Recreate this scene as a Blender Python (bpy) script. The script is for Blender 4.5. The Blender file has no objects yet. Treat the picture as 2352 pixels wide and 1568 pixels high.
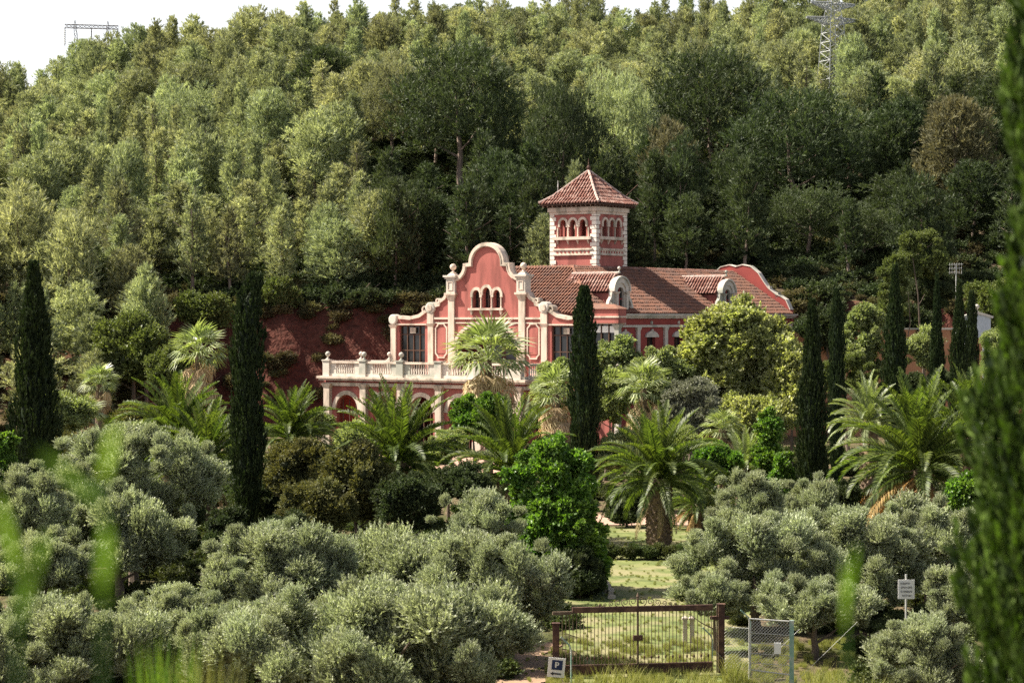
import bpy, math, random
import numpy as np
from mathutils import Vector, Matrix

scene = bpy.context.scene
COL = scene.collection
PI = math.pi
random.seed(7)

# ------------------------------------------------------------------ camera, light, exposure
F = 5000.0                      # focal length in picture units (picture 2352 wide, horizon at y=730, centre x=1176)
cam_d = bpy.data.cameras.new('camera')
cam_d.sensor_width = 36.0
cam_d.lens = 36.0 * F / 2352.0
cam_d.shift_y = -54.0 / 2352.0
cam_d.clip_start = 0.1
cam_d.clip_end = 3000.0
cam_d.dof.use_dof = True
cam_d.dof.focus_distance = 105.0
cam_d.dof.aperture_fstop = 2.8
cam = bpy.data.objects.new('camera', cam_d)
cam.location = (0, 0, 0)
cam.rotation_euler = (PI / 2, 0, 0)
COL.objects.link(cam)
scene.camera = cam

SUN_EL = math.radians(50)
HAZE_SKY = 0.46
sun_h = Vector((-0.985, 0.17, 0)).normalized()
sun_v = Vector((sun_h.x * math.cos(SUN_EL), sun_h.y * math.cos(SUN_EL), math.sin(SUN_EL)))
world = bpy.data.worlds.new('World')
scene.world = world
world.use_nodes = True
wn = world.node_tree
bg = wn.nodes['Background']
sky = wn.nodes.new('ShaderNodeTexSky')
sky.sky_type = 'NISHITA'
sky.sun_disc = False
sky.sun_elevation = SUN_EL
sky.sun_rotation = math.atan2(sun_h.x, sun_h.y)
sky.air_density = 1.0
sky.dust_density = 6.0
sky.ozone_density = 1.0
wn.links.new(sky.outputs[0], bg.inputs[0])
bg.inputs[1].default_value = 0.05
# milky summer haze: all round the horizon, thinning upwards
wtc = wn.nodes.new('ShaderNodeTexCoord'); wsx = wn.nodes.new('ShaderNodeSeparateXYZ')
wn.links.new(wtc.outputs['Generated'], wsx.inputs[0])
wab = wn.nodes.new('ShaderNodeMath'); wab.operation = 'ABSOLUTE'; wn.links.new(wsx.outputs[2], wab.inputs[0])
wsq = wn.nodes.new('ShaderNodeMath'); wsq.operation = 'MULTIPLY'; wn.links.new(wab.outputs[0], wsq.inputs[0]); wn.links.new(wab.outputs[0], wsq.inputs[1])
wml = wn.nodes.new('ShaderNodeMath'); wml.operation = 'MULTIPLY'; wml.inputs[1].default_value = -9.0; wn.links.new(wsq.outputs[0], wml.inputs[0])
wex = wn.nodes.new('ShaderNodeMath'); wex.operation = 'EXPONENT'; wn.links.new(wml.outputs[0], wex.inputs[0])
wst = wn.nodes.new('ShaderNodeMath'); wst.operation = 'MULTIPLY'; wst.inputs[1].default_value = HAZE_SKY; wn.links.new(wex.outputs[0], wst.inputs[0])
bg2 = wn.nodes.new('ShaderNodeBackground'); bg2.inputs[0].default_value = (0.97, 0.98, 1.0, 1); wn.links.new(wst.outputs[0], bg2.inputs[1])
wad = wn.nodes.new('ShaderNodeAddShader'); wn.links.new(bg.outputs[0], wad.inputs[0]); wn.links.new(bg2.outputs[0], wad.inputs[1])
wn.links.new(wad.outputs[0], wn.nodes['World Output'].inputs['Surface'])
sd = bpy.data.lights.new('sun', 'SUN')
sd.energy = 5.0
sd.angle = math.radians(0.5)
sd.color = (1.0, 0.93, 0.80)
sun = bpy.data.objects.new('sun', sd)
sun.rotation_euler = sun_v.to_track_quat('Z', 'Y').to_euler()
COL.objects.link(sun)
scene.view_settings.view_transform = 'Standard'
scene.view_settings.look = 'None'
scene.view_settings.exposure = 1.3
scene.view_settings.gamma = 1.0
scene.cycles.use_denoising = False
scene.cycles.sample_clamp_indirect = 4.0
scene.cycles.max_bounces = 6
scene.cycles.diffuse_bounces = 3
scene.cycles.transmission_bounces = 4
scene.cycles.transparent_max_bounces = 8


# ------------------------------------------------------------------ helpers
def at(px, py, Y):
    return Vector(((px - 1176.0) / F * Y, Y, (730.0 - py) / F * Y))


def tag(o, label=None, cat=None, group=None, kind=None):
    if label: o['label'] = label
    if cat: o['category'] = cat
    if group: o['group'] = group
    if kind: o['kind'] = kind
    return o


def link(name, me, mat=None, parent=None, loc=None):
    o = bpy.data.objects.new(name, me)
    COL.objects.link(o)
    if mat is not None and me is not None and len(me.materials) == 0:
        me.materials.append(mat)
    if parent is not None: o.parent = parent
    if loc is not None: o.location = loc
    return o


def empty(name, loc=(0, 0, 0), rz=0.0):
    o = bpy.data.objects.new(name, None)
    o.empty_display_size = 0.2
    COL.objects.link(o)
    o.location = loc
    o.rotation_euler = (0, 0, rz)
    return o


def quad_mesh(name, V, tint=None, extra=None):
    """V: (n*4,3) numpy, every four vertices a quad. extra = (verts, faces) list added after."""
    V = np.asarray(V, dtype=np.float32)
    n = len(V) // 4
    loops = np.arange(n * 4, dtype=np.int32)
    starts = np.arange(n, dtype=np.int32) * 4
    tot = np.full(n, 4, dtype=np.int32)
    if extra is not None and len(extra[1]):
        ev = np.asarray(extra[0], dtype=np.float32)
        ef = extra[1]
        base = len(V)
        el = np.array([i + base for f in ef for i in f], dtype=np.int32)
        et = np.array([len(f) for f in ef], dtype=np.int32)
        es = np.concatenate([[0], np.cumsum(et)[:-1]]).astype(np.int32) + len(loops)
        V = np.concatenate([V, ev]); loops = np.concatenate([loops, el])
        starts = np.concatenate([starts, es]).astype(np.int32); tot = np.concatenate([tot, et])
        if tint is not None:
            tint = np.concatenate([tint, np.full(len(ev), 0.02)])  # core faces take the darkest tint, painting shade inside the crowns
    me = bpy.data.meshes.new(name)
    me.vertices.add(len(V)); me.vertices.foreach_set('co', V.ravel())
    me.loops.add(len(loops)); me.loops.foreach_set('vertex_index', loops)
    me.polygons.add(len(starts))
    me.polygons.foreach_set('loop_start', starts)
    me.polygons.foreach_set('loop_total', tot)
    if tint is not None:
        a = me.attributes.new('tint', 'FLOAT', 'POINT')
        a.data.foreach_set('value', np.asarray(tint, dtype=np.float32))
    me.update(calc_edges=True)
    return me


class MB:
    def __init__(self, f=None):
        self.v = []; self.f = []; self.map = f or (lambda a, b, c: (a, b, c))

    def add(self, vs, fs):
        b = len(self.v)
        self.v += [tuple(self.map(*p)) for p in vs]
        self.f += [tuple(i + b for i in f) for f in fs]

    def box(self, x0, x1, y0, y1, z0, z1):
        self.add([(x0, y0, z0), (x1, y0, z0), (x1, y1, z0), (x0, y1, z0), (x0, y0, z1), (x1, y0, z1), (x1, y1, z1), (x0, y1, z1)],
                 [(0, 3, 2, 1), (4, 5, 6, 7), (0, 1, 5, 4), (1, 2, 6, 5), (2, 3, 7, 6), (3, 0, 4, 7)])

    def cbox(self, cx, cy, z0, z1, hx, hy=None, tx=None, ty=None):
        """box centred on cx,cy, half sizes hx,hy at z0 and tx,ty at z1"""
        hy = hx if hy is None else hy; tx = hx if tx is None else tx; ty = tx if ty is None else ty
        if tx == hx and ty != hy and ty == tx: ty = hy
        self.add([(cx - hx, cy - hy, z0), (cx + hx, cy - hy, z0), (cx + hx, cy + hy, z0), (cx - hx, cy + hy, z0),
                  (cx - tx, cy - ty, z1), (cx + tx, cy - ty, z1), (cx + tx, cy + ty, z1), (cx - tx, cy + ty, z1)],
                 [(0, 3, 2, 1), (4, 5, 6, 7), (0, 1, 5, 4), (1, 2, 6, 5), (2, 3, 7, 6), (3, 0, 4, 7)])

    def lathe(self, cx, cy, prof, n=12):
        vs = []; fs = []
        for r, z in prof:
            for k in range(n):
                a = 2 * PI * k / n
                vs.append((cx + r * math.cos(a), cy + r * math.sin(a), z))
        for j in range(len(prof) - 1):
            for k in range(n):
                fs.append((j * n + k, j * n + (k + 1) % n, (j + 1) * n + (k + 1) % n, (j + 1) * n + k))
        fs.append(tuple(range(n - 1, -1, -1)))
        fs.append(tuple((len(prof) - 1) * n + k for k in range(n)))
        self.add(vs, fs)

    def tube(self, pts, radii, n=6):
        pts = [Vector(p) for p in pts]
        if not hasattr(radii, '__len__'): radii = [radii] * len(pts)
        vs = []; fs = []
        for i, p in enumerate(pts):
            d = (pts[min(i + 1, len(pts) - 1)] - pts[max(i - 1, 0)])
            if d.length < 1e-6: d = Vector((0, 0, 1))
            d.normalize()
            a = d.cross(Vector((0, 1, 0)) if abs(d.y) < 0.9 else Vector((1, 0, 0))).normalized()
            b = d.cross(a)
            for k in range(n):
                t = 2 * PI * k / n
                q = p + a * (math.cos(t) * radii[i]) + b * (math.sin(t) * radii[i])
                vs.append(tuple(q))
        for j in range(len(pts) - 1):
            for k in range(n):
                fs.append((j * n + k, j * n + (k + 1) % n, (j + 1) * n + (k + 1) % n, (j + 1) * n + k))
        fs.append(tuple(range(n - 1, -1, -1)))
        fs.append(tuple((len(pts) - 1) * n + k for k in range(n)))
        self.add(vs, fs)

    def wall(self, x0, x1, zb, top, d0, d1, openings=(), outline=()):
        """wall in the u,z plane from depth d0 to d1. top: number or function of u. openings: (u0,u1,sill,spring,rise)"""
        tf = top if callable(top) else (lambda u: top)
        br = {x0, x1}
        for u in outline:
            if x0 < u < x1: br.add(u)
        for o in openings:
            n = 10 if o[4] > 0 else 1
            for k in range(n + 1):
                br.add((o[0] + o[1]) / 2 - (o[1] - o[0]) / 2 * math.cos(PI * k / n))
        br = sorted(br)
        for a, b in zip(br[:-1], br[1:]):
            if b - a < 1e-5: continue
            m = (a + b) / 2; e = (b - a) * 1e-4

            def ztop(o, u):
                c = (o[0] + o[1]) / 2; h = (o[1] - o[0]) / 2
                return o[3] + o[4] * math.sqrt(max(0, 1 - ((u - c) / h) ** 2))
            act = sorted([o for o in openings if o[0] < m < o[1]], key=lambda o: o[2])
            lo = (zb, zb)
            for o in act:
                if o[2] > lo[0] + 1e-4:
                    self._slab(a, b, lo, (o[2], o[2]), d0, d1)
                lo = (ztop(o, a), ztop(o, b))
            self._slab(a, b, lo, (tf(a + e), tf(b - e)), d0, d1)

    def _slab(self, a, b, lo, hi, d0, d1):
        self.add([(a, d0, lo[0]), (b, d0, lo[1]), (b, d0, hi[1]), (a, d0, hi[0]),
                  (a, d1, lo[0]), (b, d1, lo[1]), (b, d1, hi[1]), (a, d1, hi[0])],
                 [(0, 1, 2, 3), (5, 4, 7, 6), (3, 2, 6, 7), (1, 0, 4, 5), (0, 3, 7, 4), (2, 1, 5, 6)])

    def ribbon(self, pts, w, d0, d1, closed=False, side=0.5):
        """band of width w along a u,z polyline, from depth d0 to d1. side: share of w on the left of the path"""
        P = [Vector((p[0], p[1])) for p in pts]
        n = len(P); L = []; R = []
        for i in range(n):
            if closed:
                a, b = P[(i - 1) % n], P[(i + 1) % n]
            else:
                a, b = P[max(i - 1, 0)], P[min(i + 1, n - 1)]
            d1v = (P[i] - a); d2v = (b - P[i])
            if d1v.length < 1e-6: d1v = d2v
            if d2v.length < 1e-6: d2v = d1v
            d1v = d1v.normalized(); d2v = d2v.normalized()
            nrm = Vector((-(d1v.y + d2v.y), d1v.x + d2v.x))
            if nrm.length < 1e-4: nrm = Vector((-d1v.y, d1v.x))
            nrm.normalize()
            c = max(0.45, nrm.dot(Vector((-d1v.y, d1v.x))))
            L.append(P[i] + nrm * (w * side / c)); R.append(P[i] - nrm * (w * (1 - side) / c))
        rng = range(n) if closed else range(n - 1)
        for i in rng:
            j = (i + 1) % n
            q = [R[i], R[j], L[j], L[i]]
            self.add([(p.x, d0, p.y) for p in q] + [(p.x, d1, p.y) for p in q],
                     [(0, 1, 2, 3), (7, 6, 5, 4), (0, 4, 5, 1), (1, 5, 6, 2), (2, 6, 7, 3), (3, 7, 4, 0)])

    def build(self, name, mat, parent=None, loc=None, smooth=False):
        me = bpy.data.meshes.new(name)
        me.from_pydata(self.v, [], self.f)
        import bmesh
        bm = bmesh.new(); bm.from_mesh(me)
        bmesh.ops.recalc_face_normals(bm, faces=bm.faces)
        bm.to_mesh(me); bm.free()
        if smooth:
            me.polygons.foreach_set('use_smooth', [True] * len(me.polygons))
        return link(name, me, mat, parent, loc)


def arc(cx, cz, rx, rz, a0=PI, a1=0.0, n=14):
    return [(cx + rx * math.cos(a0 + (a1 - a0) * k / n), cz + rz * math.sin(a0 + (a1 - a0) * k / n)) for k in range(n + 1)]


# ------------------------------------------------------------------ materials
def nodes_of(name):
    m = bpy.data.materials.new(name); m.use_nodes = True
    nt = m.node_tree
    return m, nt, nt.nodes['Principled BSDF']


def mat(name, c1, c2=None, scale=1.0, rough=0.85, bump=0.0, bscale=None, metal=0.0, detail=6.0, c3=None, s3=None, spec=0.3, stretch=None):
    m, nt, p = nodes_of(name)
    p.inputs['Roughness'].default_value = rough
    p.inputs['Metallic'].default_value = metal
    p.inputs['Specular IOR Level'].default_value = spec
    tc = nt.nodes.new('ShaderNodeTexCoord')
    src = tc.outputs['Object']
    if stretch:
        mp = nt.nodes.new('ShaderNodeMapping'); mp.inputs['Scale'].default_value = stretch
        nt.links.new(src, mp.inputs[0]); src = mp.outputs[0]
    c2 = c2 or tuple(c * 0.8 for c in c1)
    nz = nt.nodes.new('ShaderNodeTexNoise'); nz.inputs['Scale'].default_value = scale; nz.inputs['Detail'].default_value = detail
    nt.links.new(src, nz.inputs['Vector'])
    rp = nt.nodes.new('ShaderNodeValToRGB')
    rp.color_ramp.elements[0].position = 0.32; rp.color_ramp.elements[1].position = 0.68
    rp.color_ramp.elements[0].color = (*c1, 1); rp.color_ramp.elements[1].color = (*c2, 1)
    nt.links.new(nz.outputs['Fac'], rp.inputs[0])
    out = rp.outputs[0]
    if c3:
        n3 = nt.nodes.new('ShaderNodeTexNoise'); n3.inputs['Scale'].default_value = s3 or scale * 0.3; n3.inputs['Detail'].default_value = 4
        nt.links.new(src, n3.inputs['Vector'])
        r3 = nt.nodes.new('ShaderNodeValToRGB'); r3.color_ramp.elements[0].position = 0.48; r3.color_ramp.elements[1].position = 0.62
        nt.links.new(n3.outputs['Fac'], r3.inputs[0])
        mx = nt.nodes.new('ShaderNodeMix'); mx.data_type = 'RGBA'
        nt.links.new(r3.outputs[0], mx.inputs[0]); nt.links.new(out, mx.inputs[6]); mx.inputs[7].default_value = (*c3, 1)
        out = mx.outputs[2]
    nt.links.new(out, p.inputs['Base Color'])
    if bump > 0:
        nb = nt.nodes.new('ShaderNodeTexNoise'); nb.inputs['Scale'].default_value = bscale or scale * 4; nb.inputs['Detail'].default_value = 5
        nt.links.new(src, nb.inputs['Vector'])
        bp = nt.nodes.new('ShaderNodeBump'); bp.inputs['Strength'].default_value = bump; bp.inputs['Distance'].default_value = 0.05
        nt.links.new(nb.outputs['Fac'], bp.inputs['Height']); nt.links.new(bp.outputs[0], p.inputs['Normal'])
    return m


def leafmat(name, c1, c2, trans=0.35, tcol=None, rough=0.5, spec=0.35, var=0.25):
    """c1 -> c2 along the tint attribute; each object a little lighter, darker or yellower"""
    m, nt, p = nodes_of(name)
    p.inputs['Roughness'].default_value = rough
    p.inputs['Specular IOR Level'].default_value = spec
    at_ = nt.nodes.new('ShaderNodeAttribute'); at_.attribute_name = 'tint'
    mx = nt.nodes.new('ShaderNodeMix'); mx.data_type = 'RGBA'
    nt.links.new(at_.outputs['Fac'], mx.inputs[0])
    mx.inputs[6].default_value = (*c1, 1); mx.inputs[7].default_value = (*c2, 1)
    oi = nt.nodes.new('ShaderNodeObjectInfo')
    hs = nt.nodes.new('ShaderNodeHueSaturation')
    mr = nt.nodes.new('ShaderNodeMapRange'); mr.inputs[3].default_value = 1 - var; mr.inputs[4].default_value = 1 + var
    nt.links.new(oi.outputs['Random'], mr.inputs[0]); nt.links.new(mr.outputs[0], hs.inputs['Value'])
    mul = nt.nodes.new('ShaderNodeMath'); mul.operation = 'MULTIPLY'; mul.inputs[1].default_value = 7.31
    fr = nt.nodes.new('ShaderNodeMath'); fr.operation = 'FRACT'
    nt.links.new(oi.outputs['Random'], mul.inputs[0]); nt.links.new(mul.outputs[0], fr.inputs[0])
    mh = nt.nodes.new('ShaderNodeMapRange'); mh.inputs[3].default_value = 0.5 - 0.03 * var; mh.inputs[4].default_value = 0.5 + 0.13 * var
    nt.links.new(fr.outputs[0], mh.inputs[0]); nt.links.new(mh.outputs[0], hs.inputs['Hue'])
    nt.links.new(mx.outputs[2], hs.inputs['Color'])
    nt.links.new(hs.outputs[0], p.inputs['Base Color'])
    tr = nt.nodes.new('ShaderNodeBsdfTranslucent')
    tm = nt.nodes.new('ShaderNodeMix'); tm.data_type = 'RGBA'; tm.blend_type = 'MULTIPLY'; tm.inputs[0].default_value = 1.0
    nt.links.new(hs.outputs[0], tm.inputs[6]); tm.inputs[7].default_value = (*(tcol or (1.5, 1.5, 0.6)), 1)
    nt.links.new(tm.outputs[2], tr.inputs['Color'])
    ms = nt.nodes.new('ShaderNodeMixShader'); ms.inputs[0].default_value = trans
    nt.links.new(p.outputs[0], ms.inputs[1]); nt.links.new(tr.outputs[0], ms.inputs[2])
    nt.links.new(ms.outputs[0], nt.nodes['Material Output'].inputs['Surface'])
    return m


M = {}
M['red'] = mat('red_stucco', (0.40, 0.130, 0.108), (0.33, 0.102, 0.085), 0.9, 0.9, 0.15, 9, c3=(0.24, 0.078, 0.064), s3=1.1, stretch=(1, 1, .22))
M['red_dark'] = mat('dark_red_stucco', (0.30, 0.06, 0.05), (0.24, 0.05, 0.045), 0.8, 0.9, 0.15, 9)  # plain, darker red than the gable stucco
M['cream'] = mat('cream_stone', (0.66, 0.53, 0.43), (0.56, 0.45, 0.37), 1.2, 0.85, 0.12, 14, c3=(0.34, 0.29, 0.23), s3=1.6, stretch=(1, 1, .3))
M['quoin'] = mat('pale_quoin_stone', (0.78, 0.70, 0.61), (0.66, 0.58, 0.50), 1.6, 0.85, 0.12, 14)
M['white'] = mat('white_plaster', (0.60, 0.53, 0.46), (0.50, 0.46, 0.40), 1.4, 0.85, 0.1, 14, c3=(0.33, 0.33, 0.28), s3=0.8)
M['tile'] = mat('roof_tile', (0.235, 0.108, 0.070), (0.14, 0.072, 0.050), 2.6, 0.85, 0.2, 20, c3=(0.15, 0.085, 0.065), s3=1.3)
M['tile_light'] = mat('pale_roof_tile', (0.26, 0.118, 0.090), (0.165, 0.075, 0.058), 3.0, 0.9, 0.2, 20, c3=(0.36, 0.23, 0.19), s3=2.0)
M['pan'] = mat('tile_bed', (0.14, 0.06, 0.045), (0.10, 0.045, 0.035), 2, 0.95)
M['ridge'] = mat('mortar_ridge', (0.50, 0.38, 0.34), (0.36, 0.25, 0.21), 3, 0.9)
M['wood'] = mat('brown_wood', (0.10, 0.05, 0.03), (0.06, 0.03, 0.02), 3, 0.6, stretch=(1, 1, 0.2))
M['glass'] = mat('dark_glass', (0.02, 0.022, 0.022), (0.015, 0.015, 0.016), 1, 0.12, spec=0.5)
M['inside'] = mat('shaded_inner_wall', (0.16, 0.05, 0.04), (0.12, 0.04, 0.03), 1, 0.95)  # darkened red, the dimness behind the openings is in the colour
M['floor'] = mat('terrace_floor', (0.38, 0.24, 0.18), (0.30, 0.20, 0.15), 1.5, 0.9)
M['bark'] = mat('grey_bark', (0.16, 0.12, 0.09), (0.09, 0.07, 0.055), 3, 0.95, 0.6, 8, stretch=(1, 1, 0.35))
M['pinebark'] = mat('pine_bark', (0.26, 0.20, 0.16), (0.15, 0.11, 0.09), 2.5, 0.95, 0.5, 7, stretch=(1, 1, 0.35))
M['palmbark'] = mat('palm_bark', (0.20, 0.14, 0.09), (0.11, 0.08, 0.055), 5, 0.95, 0.7, 9)
M['thatch'] = leafmat('dead_frond', (0.30, 0.21, 0.12), (0.62, 0.48, 0.30), 0.25, (1.2, 1.0, 0.7), 0.8, 0.1, 0.2)
M['orange_frond'] = leafmat('orange_dead_frond', (0.26, 0.15, 0.065), (0.42, 0.29, 0.14), 0.2, (1.3, 1.0, 0.5), 0.8, 0.1, 0.15)
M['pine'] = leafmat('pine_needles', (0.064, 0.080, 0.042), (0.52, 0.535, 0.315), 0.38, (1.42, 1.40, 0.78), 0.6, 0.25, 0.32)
M['darkpine_shade'] = leafmat('dark_shaded_needles', (0.016, 0.026, 0.012), (0.120, 0.145, 0.062), 0.26, (1.25, 1.35, 0.7), 0.6, 0.25, 0.18)  # dark needles, deepened so that black shadows sit in the colour
M['drypine'] = leafmat('dry_pine_needles', (0.055, 0.055, 0.030), (0.27, 0.25, 0.14), 0.30, (1.3, 1.2, 0.8), 0.7, 0.2, 0.15)
M['cypress'] = leafmat('cypress_leaves', (0.012, 0.022, 0.009), (0.060, 0.082, 0.026), 0.12, (1.3, 1.6, 0.5), 0.6, 0.2, 0.12)
M['near_cypress'] = leafmat('near_cypress_leaves', (0.010, 0.022, 0.006), (0.15, 0.23, 0.040), 0.20, (1.2, 1.5, 0.4), 0.6, 0.2, 0.05)
M['olive'] = leafmat('olive_leaves', (0.075, 0.090, 0.045), (0.76, 0.79, 0.56), 0.30, (1.2, 1.3, 0.7), 0.45, 0.45, 0.13)  # wide dark-to-pale range paints sunlit sparkle into the leaves
M['greygreen'] = leafmat('grey_green_leaves', (0.11, 0.115, 0.08), (0.36, 0.36, 0.27), 0.2, (1.1, 1.2, 0.7), 0.6, 0.3, 0.08)
M['yellowgreen'] = leafmat('yellow_green_leaves', (0.12, 0.14, 0.035), (0.70, 0.69, 0.38), 0.40, (1.3, 1.4, 0.5), 0.5, 0.4, 0.08)
M['palegreen'] = leafmat('pale_green_leaves', (0.085, 0.115, 0.04), (0.56, 0.60, 0.32), 0.36, (1.3, 1.4, 0.5), 0.5, 0.4, 0.10)
M['brightgreen'] = leafmat('bright_green_leaves', (0.035, 0.085, 0.014), (0.26, 0.38, 0.075), 0.38, (1.3, 1.5, 0.4), 0.45, 0.4, 0.12)
M['midgreen'] = leafmat('mid_green_leaves', (0.045, 0.062, 0.02), (0.27, 0.31, 0.11), 0.3, (1.3, 1.4, 0.5), 0.5, 0.3, 0.08)
M['brownleaf'] = leafmat('brown_green_leaves', (0.040, 0.048, 0.018), (0.26, 0.255, 0.10), 0.28, (1.3, 1.2, 0.5), 0.6, 0.3, 0.12)
M['palm'] = leafmat('palm_leaflets', (0.018, 0.034, 0.009), (0.22, 0.26, 0.075), 0.34, (1.4, 1.6, 0.4), 0.5, 0.3, 0.15)
M['fanpalm'] = leafmat('fan_palm_leaves', (0.08, 0.105, 0.038), (0.46, 0.49, 0.28), 0.32, (1.3, 1.5, 0.45), 0.4, 0.55, 0.12)
M['grass'] = leafmat('grass_blades', (0.17, 0.20, 0.05), (0.40, 0.39, 0.15), 0.35, (1.2, 1.2, 0.5), 0.6, 0.2, 0.05)
M['lawngrass'] = leafmat('lawn_blades', (0.16, 0.185, 0.055), (0.34, 0.36, 0.13), 0.4, (1.2, 1.2, 0.5), 0.6, 0.2, 0.05)
M['reed'] = leafmat('reed_blades', (0.06, 0.14, 0.02), (0.22, 0.30, 0.06), 0.4, (1.3, 1.5, 0.4), 0.5, 0.3, 0.05)
M['rust'] = mat('rusty_steel', (0.075, 0.036, 0.026), (0.045, 0.024, 0.02), 6, 0.8, 0.2, 30, c3=(0.12, 0.065, 0.042), s3=4)
M['bar'] = mat('weathered_bar', (0.15, 0.11, 0.075), (0.08, 0.05, 0.035), 6, 0.8)
M['galv'] = mat('galvanised_steel', (0.50, 0.50, 0.47), (0.40, 0.40, 0.38), 5, 0.5, metal=0.3)
M['greenpost'] = mat('green_painted_steel', (0.24, 0.38, 0.32), (0.16, 0.27, 0.22), 5, 0.6, c3=(0.40, 0.42, 0.38), s3=3)
M['signwhite'] = mat('sign_white', (0.80, 0.79, 0.76), (0.70, 0.69, 0.66), 3, 0.6)
M['navy'] = mat('sign_navy', (0.015, 0.03, 0.09), (0.012, 0.025, 0.08), 3, 0.5)
M['ink'] = mat('sign_ink', (0.05, 0.05, 0.055), (0.04, 0.04, 0.045), 3, 0.6)
M['pylon'] = mat('pylon_steel', (0.42, 0.43, 0.43), (0.32, 0.33, 0.33), 1, 0.5, metal=0.2)
M['pylon_far'] = mat('distant_pylon_steel', (0.30, 0.30, 0.31), (0.24, 0.24, 0.25), 1, 0.6)
M['stone'] = mat('pale_stone', (0.55, 0.48, 0.40), (0.40, 0.34, 0.28), 3, 0.9, 0.4, 8)
M['earthwall'] = mat('ochre_wall', (0.45, 0.22, 0.12), (0.36, 0.18, 0.10), 1, 0.95)
M['blueish'] = mat('pale_blue_plaster', (0.55, 0.58, 0.62), (0.45, 0.48, 0.52), 2, 0.9)


# ------------------------------------------------------------------ terrain
GY = [-30, 4, 10, 20, 35, 50, 60, 104, 153, 171]
GZ = [-1.7, -1.75, -3.2, -5.8, -8.9, -9.85, -9.9, -9.6, -9.2, -9.1]
KPX = [-600, 0, 300, 560, 700, 1000, 1250, 1500, 1700, 1900, 2352, 3000]
KYG = [330, 285, 228, 178, 135, 118, 115, 125, 140, 112, 30, -60]
KYR = [285, 285, 285, 285, 290, 310, 345, 350, 335, 300, 285, 285]


def sm(t):
    t = min(1.0, max(0.0, t)); return t * t * (3 - 2 * t)


def H(X, Y):
    if Y <= 4:
        return -1.75
    px = 1176 + F * X / max(Y, 60)
    left = 1 - sm((px - 330) / 90.0)
    right = sm((px - 1300) / 500.0)
    yb = 171 - 17 * left + 3 * right
    yt = 178
    base = float(np.interp(min(Y, yb), GY, GZ))
    if Y <= yb: 
        return base
    jag = 0.5 * math.sin(X * 0.9) + 0.35 * math.sin(X * 2.3 + 1) + 0.25 * math.sin(X * 5.1)
    ztop = 1.4
    yr = float(np.interp(px, KPX, KYR)); yg = float(np.interp(px, KPX, KYG))
    zr = (730 - yg) * yr / F
    if Y < yt:
        t = (Y - yb + jag * (1 - left)) / (yt - yb)
        return base + (ztop - base) * sm(t)
    und = 0.8 * math.sin(X * 0.11 + Y * 0.07) + 0.6 * math.sin(X * 0.05 - Y * 0.11 + 2)
    und *= sm((Y - yt) / 15)
    if Y < yr:
        return ztop + (zr - ztop) * (Y - yt) / (yr - yt) + und
    return zr + und - 0.10 * (Y - yr) - 0.0012 * (Y - yr) ** 2


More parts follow.
